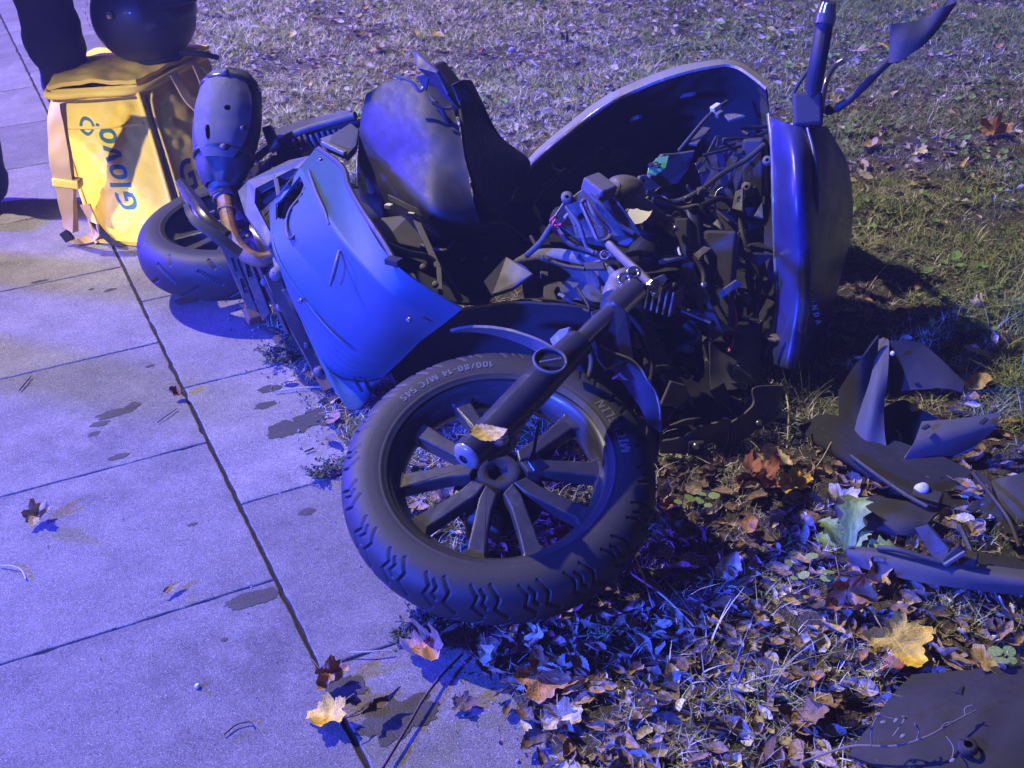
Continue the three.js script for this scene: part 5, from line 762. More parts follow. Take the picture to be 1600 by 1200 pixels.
part('shell', shell([[[.793,.7,-.064],[.827,.7,-.062],[.869,.71,-.061],[.912,.75,-.052]],
 [[.794,.665,-.05],[.816,.67,-.037],[.858,.685,-.04],[.911,.735,-.064]],
 [[.794,.63,-.036],[.808,.635,-.025],[.843,.66,-.031],[.899,.71,-.066]]], { nu: 30, nv: 18, th: 0.018, dent: 0.002 }), M.plastic, mr);
// ---------------------------------------------------------------- broken-off pieces on the verge
{
  const t = thing('fairing_piece', 'folded grey fairing piece torn off, its hollow open to the grass', 'fairing', [.763,.01,.436]);
  part('side_wall', shell([[[.724,.18,.305],[.733,.185,.307],[.74,.185,.319]],
 [[.692,.14,.382],[.702,.15,.388],[.721,.155,.386]],
 [[.659,.07,.43],[.676,.09,.452],[.703,.1,.436]],
 [[.643,.02,.469],[.66,.02,.492],[.701,.05,.488]]], { th: 0.005, dent: 0.002, rag: 0.02 }), M.plasticGrey, t);
  part('rear_wall', shell([[[.738,.185,.318],[.778,.18,.318],[.811,.17,.321],[.873,.12,.388]],
 [[.731,.145,.356],[.772,.145,.353],[.807,.14,.362],[.868,.115,.399]],
 [[.726,.1,.395],[.755,.11,.39],[.825,.115,.395],[.862,.11,.404]]], { th: 0.005, dent: 0.003, rag: 0.03 }), M.plastic, t);
  part('floor', shell([[[.701,.1,.435],[.762,.08,.371],[.8,.06,.378],[.825,.06,.416]],
 [[.695,.05,.47],[.734,.03,.442],[.77,.03,.445],[.806,.03,.448]],
 [[.706,.03,.489],[.709,.02,.531],[.763,.02,.513],[.805,.02,.495]]], { th: 0.005, dent: 0.003 }), M.plasticDark, t);
  part('lower_wall', shell([[[.767,.09,.471],[.835,.1,.48],[.908,.11,.479]],
 [[.738,.07,.516],[.814,.08,.513],[.896,.09,.5]],
 [[.703,.02,.534],[.791,.03,.518],[.864,.05,.5]]], { th: 0.005, dent: 0.002, nu: 30, nv: 18, rag: 0.012 }), M.plasticGrey, t);
  part('torn_lip', tube([[.703,.023,.539],[.744,.027,.531],[.789,.034,.526],[.832,.042,.513],[.862,.052,.505]], 0.0022, 6), M.lip, t);
  for (const p of [[[.756,.1,.509], [.77,.103,.502]], [[.86,.11,.516], [.874,.113,.504]]]) part('slot', bar(p[0], p[1], 0.008, 0.004), M.plasticDark, t);
  part('screw', lathe([[0.001, 0.006], [0.004, 0.005], [0.005, 0]], [.734,.18,.361], [0, 0.3, 1], 10), M.white, t);
}
{
  const t = thing('inner_panel', 'black plastic inner panel with a pale screw lying in the leaves', 'panel', [.741,.01,.585]);
  part('panel_sheet', shell([[[.558,.03,.376],[.622,.06,.387],[.723,.05,.472],[.838,.04,.564],[.854,.05,.607]],
 [[.577,.03,.429],[.625,.05,.519],[.717,.04,.575],[.823,.03,.61],[.84,.05,.688]],
 [[.606,.02,.466],[.653,.03,.555],[.71,.03,.641],[.778,.02,.68],[.843,.03,.782]]], { nu: 50, nv: 24, th: 0.006, dent: 0.006, rag: 0.02 }), M.plasticDark, t);
  part('raised_edge', tube([[.622,.06,.528],[.654,.055,.586],[.688,.06,.664],[.711,.06,.696]], 0.004, 8), M.plastic, t);
  part('raised_edge', tube([[.823,.06,.599],[.824,.07,.687],[.834,.06,.739],[.83,.05,.806]], 0.004, 8), M.plastic, t);
  part('dark_wall', shell([[[.714,.2,.323],[.675,.17,.358],[.643,.09,.341]],
 [[.702,.12,.373],[.667,.08,.399],[.641,.04,.38]],
 [[.664,.05,.444],[.651,.04,.451],[.643,.02,.419]]], { th: 0.005, dent: 0.004 }), M.plasticDark, t);
  part('screw_boss', lathe([[0.001, 0.016], [0.009, 0.016], [0.011, 0.01], [0.014, 0]], [.721,.05,.633], [0, 0.8, 0.5], 16), M.white, t);
  part('boss_seat', box([.726,.045,.649], [0.05, 0.02, 0.035], [0.8, 0, 0.5]), M.plastic, t);
  part('tab', plate([[.774,.06,.707],[.788,.065,.696],[.803,.065,.691],[.795,.06,.708],[.785,.055,.71]], 0.004), M.plastic, t);
  for (const p of [[.82,.05,.743], [.818,.05,.784], [.79,.04,.749]]) part('rivet', lathe([[0.001, 0.004], [0.004, 0.003], [0.005, 0]], p, [0, 1, 0.2], 10), M.alu, t);
}
single('trim_strip', shell([[[.572,.04,.623],[.625,.042,.635],[.695,.045,.665],[.726,.045,.703]],
 [[.561,.046,.661],[.603,.05,.689],[.661,.052,.719],[.701,.048,.731]],
 [[.566,.03,.663],[.581,.034,.714],[.639,.036,.741],[.679,.036,.739]]], { nu: 40, nv: 16, th: 0.007, dent: 0.004, rag: 0.02 }), M.plastic, [.645,.02,.67], 'short mud scuffed grey trim strip between black panel and long bumper strip', 'trim strip');
{
  const t = thing('bumper_strip', 'long grey bumper strip with a folded bracket lying on leaves', 'bumper', [.709,.005,.825]);
  part('strip', shell([[[.55,.05,.787],[.601,.056,.809],[.684,.062,.848],[.835,.07,.906]],
 [[.544,.052,.803],[.595,.06,.83],[.675,.066,.873],[.823,.074,.934]],
 [[.554,.036,.81],[.602,.04,.849],[.674,.044,.885],[.828,.05,.931]]], { nu: 50, nv: 14, th: 0.008, dent: 0.002 }), M.plasticGrey, t);
  part('end_trim', tube([[.545,.045,.801],[.546,.055,.797],[.555,.06,.798]], 0.003, 6), M.plastic, t);
  part('bracket_fold', plate([[.646,.11,.821],[.663,.12,.827],[.687,.1,.865],[.677,.08,.878],[.667,.08,.858]], 0.006), M.plastic, t);
  part('bracket_fold', plate([[.671,.1,.887],[.689,.13,.891],[.696,.12,.896],[.671,.09,.89]], 0.006), M.plastic, t);
  part('bracket_edge', bar([.668,.095,.898], [.696,.122,.901], 0.005, 0.006), M.lip, t);
  part('bracket_rail', tube([[.723,.1,.806],[.721,.1,.837],[.723,.09,.871],[.726,.08,.878]], 0.005, 8), M.plastic, t);
  part('side_rail', tube([[.589,.07,.816],[.612,.08,.834],[.647,.08,.856],[.673,.08,.871]], 0.005, 8), M.plastic, t);
  part('lug', box([.713,.09,.877], [0.03, 0.02, 0.02], [0.8, 0, 0.4]), M.plastic, t);
  part('back_wall', shell([[[.759,.02,.735],[.817,.02,.757],[.874,.02,.779]],
 [[.709,.03,.814],[.76,.04,.847],[.838,.05,.881]]], { th: 0.005 }), M.plasticDark, t);
}
single('panel_fragment', shell([[[.849,.05,.615],[.873,.07,.63],[.933,.08,.633]],
 [[.848,.04,.666],[.872,.05,.672],[.915,.06,.685]],
 [[.868,.02,.71],[.882,.03,.711],[.91,.04,.721]]], { th: 0.005, dent: 0.004, rag: 0.02 }), M.plastic, [.891,.02,.651], 'curved grey panel fragment beside the black inner panel', 'panel');
{
  const t = thing('floor_panel', 'flat dark grey floor panel lying under a dry weed stem', 'panel', [.64,.005,1.144]);
  part('panel_sheet', shell([[[.558,.06,1.101],[.625,.068,1.106],[.681,.07,1.104],[.775,.07,1.099]],
 [[.514,.066,1.148],[.584,.074,1.173],[.651,.078,1.181],[.76,.078,1.175]],
 [[.474,.064,1.192],[.558,.07,1.226],[.632,.074,1.235],[.749,.074,1.242]],
 [[.429,.05,1.236],[.516,.055,1.283],[.613,.055,1.294],[.744,.055,1.301]]], { nu: 44, nv: 36, th: 0.006, dent: 0.004, rag: 0.012 }), M.plastic, t);
  part('boss', lathe([[0.006, 0.008], [0.012, 0.008], [0.014, 0]], [.585,.072,1.251], [0, 1, 0.1], 18), M.plastic, t);
  part('torn_hole', plate([[.601,.078,1.156],[.609,.078,1.149],[.615,.078,1.146],[.607,.078,1.161]], 0.003), M.plasticDark, t);
}
// ---------------------------------------------------------------- leaves, grass, weeds, twigs
const veinTex = tex(256, (u, v) => { const m = Math.abs(u - 0.5), side = Math.abs(((v * 9 - m * 5) % 1 + 1) % 1 - 0.5), k = 0.82 + tn(u, v, 7, 61) * 0.3 + tn(u, v, 33, 62) * 0.25; return k - (m < 0.014 ? -0.12 : 0) + (side < 0.05 ? 0.09 : 0); }, true);
const leafMat = {}; for (const [k, c] of Object.entries({ brown: [0.22, 0.135, 0.075], dark: [0.12, 0.072, 0.045], tan: [0.4, 0.29, 0.16], pale: [0.55, 0.46, 0.29], orange: [0.38, 0.2, 0.085], yellow: [0.62, 0.42, 0.04], red: [0.27, 0.1, 0.06], cream: [0.58, 0.47, 0.25], fork: [0.6, 0.45, 0.17] })) leafMat[k] = new THREE.MeshPhysicalMaterial({ color: lin(...c).multiplyScalar(1.5), map: veinTex, roughness: 0.75, side: THREE.DoubleSide, bumpMap: veinTex, bumpScale: 0.0015 });
function leafGeo(kind, L, curl, sd) {                       // lies around the origin in the xz plane, stalk towards -z
  const pos = [], uv = [], idx = []; 
  if (kind === 'ovate' || kind === 'long') {
    const n = 16, m = 6, wd = kind === 'ovate' ? 0.36 : 0.2;
    for (let i = 0; i <= n; i++) { const t = i / n, w = wd * L * Math.sin(Math.PI * t ** 0.8) ** 0.8 * (1 + 0.06 * ((i & 1) ? 1 : -1)); for (let j = 0; j <= m; j++) { const s = j / m * 2 - 1, ang = curl * Math.abs(s) * (0.7 + 0.6 * N3(t * 3, sd, s)), x = s * w * Math.cos(ang * 0.7), y = Math.abs(s) * w * Math.sin(ang) + L * 0.16 * curl * (t - 0.5) ** 2 * 2 * N3(sd, 1, 2) * 2 + L * 0.04 * N3(t * 5, s * 2, sd); pos.push(x, y, (t - 0.5) * L); uv.push(0.5 + s * 0.5, t); } }
    for (let i = 0; i < n; i++) for (let j = 0; j < m; j++) { const a = i * (m + 1) + j; idx.push(a, a + m + 1, a + 1, a + 1, a + m + 1, a + m + 2); }
  } else {
    const n = 60, rings = 5; pos.push(0, 0, -L * 0.15); uv.push(0.5, 0.2);
    for (let r = 1; r <= rings; r++) for (let i = 0; i < n; i++) { const a = i / n * 6.2832, lobe = 0.44 + 0.2 * Math.abs(Math.cos((a - 1.5708) * 2.5)) ** 1.6 + 0.045 * Math.sin(a * 17 + sd) + 0.12 * N3(Math.cos(a) * 2, Math.sin(a) * 2, sd), back = 1 - 0.45 * Math.max(0, -Math.sin(a)) ** 2, R = L * lobe * back * r / rings, x = R * Math.cos(a), z = R * Math.sin(a) - L * 0.15, q = r / rings; pos.push(x * (1 - 0.12 * curl * q), L * (0.1 * curl * q * q * (0.6 + 1.6 * N3(Math.cos(a) * 1.2 + sd, Math.sin(a) * 1.2, 4)) + 0.04 * N3(x / L * 6, z / L * 6, sd)) + curl * 0.22 * Math.abs(x) * (0.6 + N3(sd, 3, 1)), z); uv.push(0.5 + x / L * 0.9, 0.4 + z / L * 0.9); }
    for (let i = 0; i < n; i++) { const b = (i + 1) % n; idx.push(0, 1 + i, 1 + b); for (let r = 0; r < rings - 1; r++) { const p = 1 + r * n; idx.push(p + i, p + n + i, p + b, p + b, p + n + i, p + n + b); } }
  }
  const g = new THREE.BufferGeometry(); g.setAttribute('position', new THREE.Float32BufferAttribute(pos, 3)); g.setAttribute('uv', new THREE.Float32BufferAttribute(uv, 2)); g.setIndex(idx); g.computeVertexNormals();
  { const p = g.attributes.position, k = curl * 1.5 / L, al = sd * 1.7, ca = Math.cos(al), sa = Math.sin(al); for (let i = 0; i < p.count; i++) { const x = p.getX(i), z = p.getZ(i), a = x * ca + z * sa, b = -x * sa + z * ca; let y = p.getY(i) * 0.5 + L * 0.07 * curl * N3(x / L * 3.5 + sd, z / L * 3.5, 7) + L * 0.025 * curl * N3(x / L * 11, z / L * 11 + sd, 3); const an = a * k, a2 = Math.sin(an) / k * (1 - k * y * 0.3), y2 = y + (1 - Math.cos(an)) / k; p.setXYZ(i, a2 * ca - b * sa, y2, a2 * sa + b * ca); } g.computeVertexNormals(); }
  const st = new THREE.TubeGeometry(new THREE.CatmullRomCurve3([[0, 0, -L * 0.45], [L * 0.03, L * 0.03, -L * 0.6], [L * 0.08, L * 0.02, -L * 0.78]].map(V)), 5, L * 0.013, 4); const out = merge([g, st]); out.computeBoundingBox(); out.translate(0, -out.boundingBox.min.y, 0); return out;
}
const leafVar = {}; for (const k of ['ovate', 'long', 'maple']) leafVar[k] = [0, 1, 2, 3, 4, 5].map((i) => leafGeo(k, 1, [0.5, 1.0, 1.4, 1.9, 2.4, 1.2][i], 3.7 * i + k.length * 1.3));
function leaf(p, kind, vr, col, size, turn, tiltX, tiltZ, label, group, y) {
  const m = new THREE.Mesh(leafVar[kind][vr % 6], leafMat[col]); m.name = numbered('fallen_leaf'); m.scale.setScalar(size); m.rotation.set(tiltX, turn, tiltZ, 'YXZ'); m.position.set(p[0], y ?? vergeY(p[0], p[2]) + 0.002 + size * 0.35 * (Math.abs(Math.sin(tiltX)) + Math.abs(Math.sin(tiltZ))), p[2]); m.castShadow = m.receiveShadow = true; scene.add(m); tag(m, label, 'leaf', group); return m;
}
// leaves one can name
leaf([-.892,0,.539], 'maple', 3, 'tan', 0.058, 1.2, 0.1, 0.25, 'curled tan leaf alone on the paving slab far from the joint');
leaf([-.73,0,.102], 'ovate', 3, 'red', 0.046, 1.4, 0.25, 0.3, 'cupped reddish leaf lying on the long paving joint');
leaf([-.595,0,.763], 'long', 2, 'tan', 0.042, 2.4, 0, 0.2, 'small folded tan leaf on the paving slab');
leaf([-.293,0,1.006], 'maple', 4, 'orange', 0.066, 0.9, 0.15, 0.2, 'curled orange leaf at the end of the long paving joint');
leaf([-.293,0,1.089], 'maple', 2, 'yellow', 0.072, -0.6, 0.05, 0.3, 'spotted yellow leaf at the end of the long paving joint');
leaf([-.156,0,.967], 'maple', 4, 'orange', 0.095, -0.7, 0.1, 0.3, 'large curled orange brown leaf on the paving under the front tyre');
leaf([-.219,0,1.072], 'long', 4, 'dark', 0.08, 2.3, 0.1, 0.5, 'rolled dark brown leaf on the paving beside a twig');
leaf([-.091,0,1.069], 'maple', 5, 'dark', 0.04, 0.4, 0, 0.1, 'small shrivelled dark leaf on the paving edge');
leaf([-.048,0,.993], 'ovate', 3, 'pale', 0.06, 0.3, 0.2, 0.9, 'pale curled leaf standing in the front tyre shadow at the paving edge');
leaf([.039,0,1.035], 'maple', 1, 'orange', 0.1, 1.1, 0.05, 0, 'broad flat orange leaf half under litter below the front tyre');
leaf([.052,0,1.122], 'maple', 3, 'cream', 0.062, 0.2, 0.1, 0.2, 'crumpled cream leaf on the verge edge below the front tyre');
leaf([.573,.04,1.021], 'maple', 1, 'yellow', 0.1, 0.5, 0.2, 0.35, 'bright yellow maple leaf leaning beside the flat floor panel', null, 0.035);
leaf([1.08,0,-.099], 'ovate', 3, 'cream', 0.075, 2.75, 0.1, 0.2, 'cream ribbed leaf in the grass behind the torn fairing');
leaf([1.345,0,-.971], 'long', 3, 'cream', 0.085, -0.9, 0.1, 0, 'narrow rolled cream leaf in the grass');
leaf([1.134,0,-1.176], 'ovate', 2, 'tan', 0.085, -0.8, 0.1, 0.25, 'tan leaf in the grass beside the front cowl');
leaf([1.542,0,-1.24], 'maple', 3, 'orange', 0.11, 0.2, 0.1, 0.1, 'curled rust brown leaf in the grass beside green clover');
leaf([1.785,0,-2.02], 'ovate', 3, 'cream', 0.055, 0.1, 0.9, 0, 'small cream leaf standing upright in the grass');
leaf([.953,0,.262], 'ovate', 1, 'tan', 0.08, -0.9, 0.1, 0.1, 'ribbed tan leaf beside the torn fairing piece');
leaf([.49,0,.499], 'ovate', 2, 'cream', 0.08, 0.8, 0.25, 0.1, 'ribbed cream leaf in the litter beside the black inner panel');
leaf([.448,0,.558], 'maple', 4, 'red', 0.1, 2.1, 0.1, 0.2, 'dark red curled leaf in the litter beside the front wheel');
leaf([.512,0,.573], 'maple', 2, 'yellow', 0.07, 0.4, 0.1, 0.1, 'yellow brown torn leaf in the litter near the trim strip');
leaf([.405,0,.686], 'ovate', 1, 'orange', 0.05, -0.4, 0.2, 0.1, 'small orange leaf with a red heart on the dry grass');
leaf([.513,0,.69], 'ovate', 0, 'brown', 0.07, 0.5, 0.15, 0, 'flat brown leaf beside the green dandelion');
leaf([.467,0,.78], 'ovate', 0, 'yellow', 0.035, 0.6, 0.1, 0.2, 'small bright yellow leaf near the dandelion');
leaf([.278,0,.691], 'ovate', 4, 'brown', 0.1, 0.5, 0.9, 0.3, 'large brown leaf standing on edge beside the front tyre', null, 0.045);
leaf([.451,0,.882], 'long', 2, 'yellow', 0.07, 1.5, 0, 0.1, 'narrow yellow leaf flat on the litter');
leaf([.522,0,.91], 'maple', 4, 'orange', 0.095, 0.3, 0.5, 0.2, 'orange leaf folded upright beside the yellow maple leaf');
leaf([.587,0,.851], 'ovate', 3, 'tan', 0.08, 0.2, 0.3, 0.2, 'tan leaf under the bumper strip');
leaf([.514,0,1.051], 'ovate', 0, 'pale', 0.055, 0.9, 0.1, 0, 'pale pointed leaf beside the flat floor panel');
leaf([.67,.05,1.092], 'maple', 1, 'tan', 0.06, 1.9, 0.05, 0.05, 'tan lobed leaf lying on the flat floor panel', null, 0.072);
leaf([-.039,.37,.876], 'ovate', 0, 'fork', 0.062, 1.9, 0.15, 0.1, 'pale yellow leaf stuck on the front fork', null, 0.362);
leaf([1.366,0,-1.714], 'long', 1, 'pale', 0.07, -0.7, 0, 0.1, 'pale narrow leaf in the grass under the mirror');
leaf([-.248,0,-2.817], 'ovate', 1, 'tan', 0.09, 0.7, 0.2, 0, 'tan leaf on the grass behind the torn tail panel');
// the scatter
const names = { brown: 'brown', dark: 'dark brown', tan: 'tan', pale: 'pale', orange: 'orange', yellow: 'yellow', red: 'red' };
const cov = [['brown', 0.28], ['dark', 0.15], ['tan', 0.26], ['pale', 0.17], ['orange', 0.09], ['yellow', 0.03], ['red', 0.02]];
const pick = () => { let r = rnd(); for (const [k, p] of cov) { if ((r -= p) < 0) return k; } return 'brown'; };
const inWheel = (x, z) => Math.hypot(x + 0.03, z - 0.77) < 0.2;
for (let n = 0, tries = 0; n < 250 && tries < 6000; tries++) {
  const near = rnd() < 0.58, x = near ? rr(-0.3, 1.05) : rr(-0.9, 2.3), z = near ? rr(0.4, 1.28) : rr(-3.4, 0.5), [u, v] = toUV(x, z);
  if (v < edge(u) + 0.01 || (near && rnd() > 0.35 + 0.65 * Math.min(1, Math.max(0, (z - 0.35) * 2)))) continue;
  const c = pick(), k = rnd() < 0.5 ? 'ovate' : rnd() < 0.6 ? 'maple' : 'long', s = rr(0.028, 0.07);
  leaf([x, 0, z], k, rnd() * 6 | 0, c, s, rnd() * 6.28, rr(-0.4, 0.4), rr(-0.5, 0.5), `fallen ${names[c]} ${{ ovate: 'oval', maple: 'lobed', long: 'narrow' }[k]} leaf among the litter of the grass verge`, `${names[c]} ${{ ovate: 'oval', maple: 'lobed', long: 'narrow' }[k]} leaves on the verge`); n++;
}
function scatter(name, geo, mat, count, place, label, category) {
  const im = new THREE.InstancedMesh(geo, mat, count), o = new THREE.Object3D(), col = new THREE.Color(); let n = 0;
  for (let t = 0; n < count && t < count * 6; t++) { const r = place(o, col); if (!r) continue; o.updateMatrix(); im.setMatrixAt(n, o.matrix); im.setColorAt(n, col); n++; }
  im.count = n; im.name = name; im.castShadow = im.receiveShadow = true; scene.add(im); tag(im, label, category, null, 'stuff');
}
const bladeGeo = (n, h, lean, w) => { const g = []; for (let k = 0; k < n; k++) { const a = rnd() * 6.28, hh = h * rr(0.5, 1.15), ln = lean * rr(0.3, 1.3), ox = rr(-0.012, 0.012), oz = rr(-0.012, 0.012), P = [], ix = [], nn = 4; for (let i = 0; i <= nn; i++) { const t = i / nn, ww = w * (1 - t * 0.9), x = ox + Math.cos(a) * ln * t * t, z = oz + Math.sin(a) * ln * t * t, y = hh * t * (1 - 0.35 * t * ln / (h + 1e-6)); P.push(x - Math.sin(a) * ww, y, z + Math.cos(a) * ww, x + Math.sin(a) * ww, y, z - Math.cos(a) * ww); if (i < nn) { const b = i * 2; ix.push(b, b + 2, b + 1, b + 1, b + 2, b + 3); } } const q = new THREE.BufferGeometry(); q.setAttribute('position', new THREE.Float32BufferAttribute(P, 3)); q.setAttribute('uv', new THREE.Float32BufferAttribute(new Float32Array(P.length / 3 * 2), 2)); q.setIndex(ix); q.computeVertexNormals(); g.push(q); } return merge(g); };
const grassMat = new THREE.MeshPhysicalMaterial({ color: 0xffffff, roughness: 0.8, side: THREE.DoubleSide });
const greens = [[0.2, 0.25, 0.08], [0.14, 0.19, 0.055], [0.28, 0.31, 0.12]], straws = [[0.56, 0.53, 0.45], [0.4, 0.37, 0.31], [0.66, 0.63, 0.55], [0.24, 0.21, 0.17]];
const grassAt = (s0, s1, green, zone) => (o, col) => {
  const x = rr(-1.5, 2.7), z = rr(-4.8, 1.45), [u, v] = toUV(x, z), d = v - edge(u); if (d < 0.012 || (onPiece(x, z) && rnd() < 0.93)) return false;
  const pat = N3(x * 2.2, z * 2.2, 5) + 0.5 * N3(x * 6, z * 6, 8); if (zone && !zone(x, z, d, pat)) return false;
  o.position.set(x, vergeY(x, z) - 0.003, z); o.rotation.set(rr(-0.3, 0.3), rnd() * 6.28, rr(-0.3, 0.3)); const hs = rr(s0, s1) * (d < 0.1 ? 0.7 : 1) * (0.75 + 0.7 * Math.max(-0.4, pat)); o.scale.set(hs * rr(1, 1.5), hs, hs * rr(1, 1.5));
  const g = rnd() < green + pat * 0.45 + (x > 0.6 ? 0.38 : 0), c = g ? greens[rnd() * 3 | 0] : straws[rnd() * 4 | 0], k = rr(0.75, 1.25); col.setRGB(c[0] * k, c[1] * k, c[2] * k); return true;
};
const onPiece = (x, z) => (x > 0.5 && z > 1.0 && x + z * 0.55 > 1.13) || (x > 0.55 && x < 1.0 && z > 0.42 && z < 0.66 && x + z > 1.12);
const litterNear = (x, z) => Math.min(1, Math.max(0, (z - 0.25) * 1.6)) * Math.min(1, Math.max(0, (1.2 - x) * 2));
scatter('grass', bladeGeo(8, 0.042, 0.04, 0.0015), grassMat, 42000, grassAt(0.6, 1.25, 0.42, (x, z, d, p) => rnd() > 0.55 * litterNear(x, z) && (p > -0.3 || rnd() < 0.75)), 'short dry and green grass of the verge', 'grass');
scatter('dry_grass', bladeGeo(8, 0.014, 0.055, 0.001), grassMat, 42000, grassAt(0.6, 1.2, 0.12), 'matted dry grass stalks lying on the soil', 'grass');
scatter('tall_grass', bladeGeo(5, 0.1, 0.07, 0.0011), grassMat, 900, grassAt(0.6, 1.2, 0.45, (x, z, d, p) => p > 0.15 && z > -1.5), 'longer loose grass blades sticking out of the verge', 'grass');
const frag = leafGeo('ovate', 1, 0.8, 2.2);
const litterMat = new THREE.MeshPhysicalMaterial({ color: 0xffffff, map: veinTex, roughness: 0.8, side: THREE.DoubleSide });
const fragCols = [[0.36, 0.24, 0.15], [0.22, 0.15, 0.1], [0.55, 0.44, 0.29], [0.72, 0.64, 0.48], [0.15, 0.105, 0.08], [0.46, 0.3, 0.17]];
const litterAt = (x, z, o, col, s0, s1) => { o.position.set(x, vergeY(x, z) + rr(0, 0.012), z); o.rotation.set(rr(-0.6, 0.6), rnd() * 6.28, rr(-0.7, 0.7)); const s = rr(s0, s1); o.scale.set(s * rr(0.5, 1), s * rr(0.6, 1.5), s); const c = fragCols[rnd() * 6 | 0], k = rr(0.7, 1.3); col.setRGB(c[0] * k, c[1] * k, c[2] * k); return true; };
scatter('leaf_litter', frag, litterMat, 7500, (o, col) => { const x = rr(-1.4, 2.6), z = rr(-4.6, 1.4), [u, v] = toUV(x, z); if (v < edge(u) - 0.02) return false; return litterAt(x, z, o, col, 0.009, 0.036); }, 'small broken bits of dry leaf over the verge', 'leaf litter');
scatter('leaf_litter_thick', frag, litterMat, 1900, (o, col) => { const x = rr(-0.4, 1.1), z = rr(0.3, 1.35), [u, v] = toUV(x, z); if (v < edge(u) - 0.015 || rnd() > litterNear(x, z)) return false; return litterAt(x, z, o, col, 0.016, 0.05); }, 'thick layer of broken brown leaves below the wreck', 'leaf litter');
scatter('pale_litter', frag, litterMat, 1300, (o, col) => { const x = rr(-1.4, 1.4), z = rr(-4.6, -0.6), [u, v] = toUV(x, z); if (v < edge(u) || N3(x * 1.7, z * 1.7, 33) < rr(-0.4, 0.3)) return false; litterAt(x, z, o, col, 0.014, 0.042); o.position.y += 0.018; const k = rr(0.3, 0.6); col.setRGB(k, k * 0.92, k * 0.78); return true; }, 'pale dry leaf bits lying on top of the far grass', 'leaf litter');
const crumb = new THREE.DodecahedronGeometry(1, 0); crumb.scale(1, 0.6, 0.8);
scatter('crumbs', crumb, grassMat, 1500, (o, col) => { const e = rnd() < 0.55, u = rr(-1, 4), v = e ? edge(u) - Math.abs(rr(-1, 1) * rr(0, 0.12)) : rr(-2, 0.2); const q = uvp(u, v); o.position.set(q[0], 0.003, q[2]); o.rotation.set(rnd() * 6, rnd() * 6, rnd() * 6); o.scale.setScalar(rr(0.0007, e ? 0.0035 : 0.0022)); const c = [0.05, 0.09, 0.2, 0.4][rnd() * 4 | 0]; col.setRGB(c, c * 0.9, c * 0.75); return true; }, 'crumbs of soil and grit strewn on the paving', 'grit');
const sprout = (() => { const g = []; for (let k = 0; k < 7; k++) { const c = new THREE.CircleGeometry(0.007 + 0.003 * (k % 3), 7); c.scale(1, 1.5, 1); c.translate(0, 0.012, 0); c.rotateX(-1.1); c.rotateY(k * 0.9); c.translate(0, 0.006 + 0.002 * k, 0); g.push(c); } return merge(g); })();
scatter('ground_weeds', sprout, grassMat, 900, (o, col) => { const x = rr(-0.6, 2.5), z = rr(-3, 1.35), [u, v] = toUV(x, z); if (v < edge(u) + 0.05 || (x > 0.5 && x < 1.25 && z > 0.05 && z < 0.9) || (x > 0.4 && z > 0.95) || N3(x * 2.6, z * 2.6, 15) + (x > 0.6 ? 0.15 : -0.1) < rr(0, 0.5)) return false; o.position.set(x, vergeY(x, z) + rr(0.002, 0.02), z); o.rotation.set(rr(-0.3, 0.3), rnd() * 6.28, rr(-0.3, 0.3)); o.scale.setScalar(rr(0.3, 0.75)); const k = rr(0.7, 1.4); col.setRGB(0.12 * k, 0.22 * k, 0.055 * k); return true; }, 'small green leafy weeds growing through the verge', 'weeds');
// weeds in the joints
const weedGeo = (n, h, sd) => { const g = []; for (let k = 0; k < n; k++) { const a = rnd() * 6.28, l = h * rr(0.5, 1.2), tip = [Math.cos(a) * l * 0.9, l * rr(0.25, 0.8), Math.sin(a) * l * 0.9]; g.push(new THREE.TubeGeometry(new THREE.CatmullRomCurve3([[0, 0, 0], [tip[0] * 0.5, tip[1] * 0.7, tip[2] * 0.5], tip].map(V)), 5, 0.0008, 4)); for (let j = 0; j < 5; j++) { const t = rr(0.35, 1), lf = new THREE.SphereGeometry(0.0042, 6, 4); lf.scale(rr(0.6, 1.3), 0.25, rr(0.4, 0.8)); lf.rotateZ(rr(-0.8, 0.8)); lf.rotateY(rnd() * 6); lf.translate(tip[0] * t + rr(-0.006, 0.006), tip[1] * Math.min(1, t * 1.15), tip[2] * t + rr(-0.006, 0.006)); g.push(lf); } } return merge(g); };
M.weed = new THREE.MeshPhysicalMaterial({ color: lin(0.06, 0.075, 0.04), roughness: 0.8 });
const weed = (p, n, h, label) => single('weed', weedGeo(n, h).translate(p[0], 0.004, p[2]), M.weed, [p[0], 0.004, p[2]], label, 'weed');
weed([-.535,0,-.041], 34, 0.045, 'small bushy weed growing beside the blue side cover on the paving');
weed([-.505,0,-.069], 24, 0.04, 'weed tuft under the centre stand bars');
weed([-.381,0,.436], 26, 0.03, 'low weed along the slab joint left of the front tyre'); weed([-.354,0,.411], 26, 0.035, 'dark weed touching the front tyre at the slab joint');
weed([-.168,0,.887], 30, 0.04, 'dark weed at the paving edge below the front tyre'); weed([-.132,0,.874], 26, 0.045, 'weed with loose stems in the front tyre shadow'); weed([-.193,0,.908], 14, 0.022, 'thin weed in the slab joint beside the curled orange leaf');
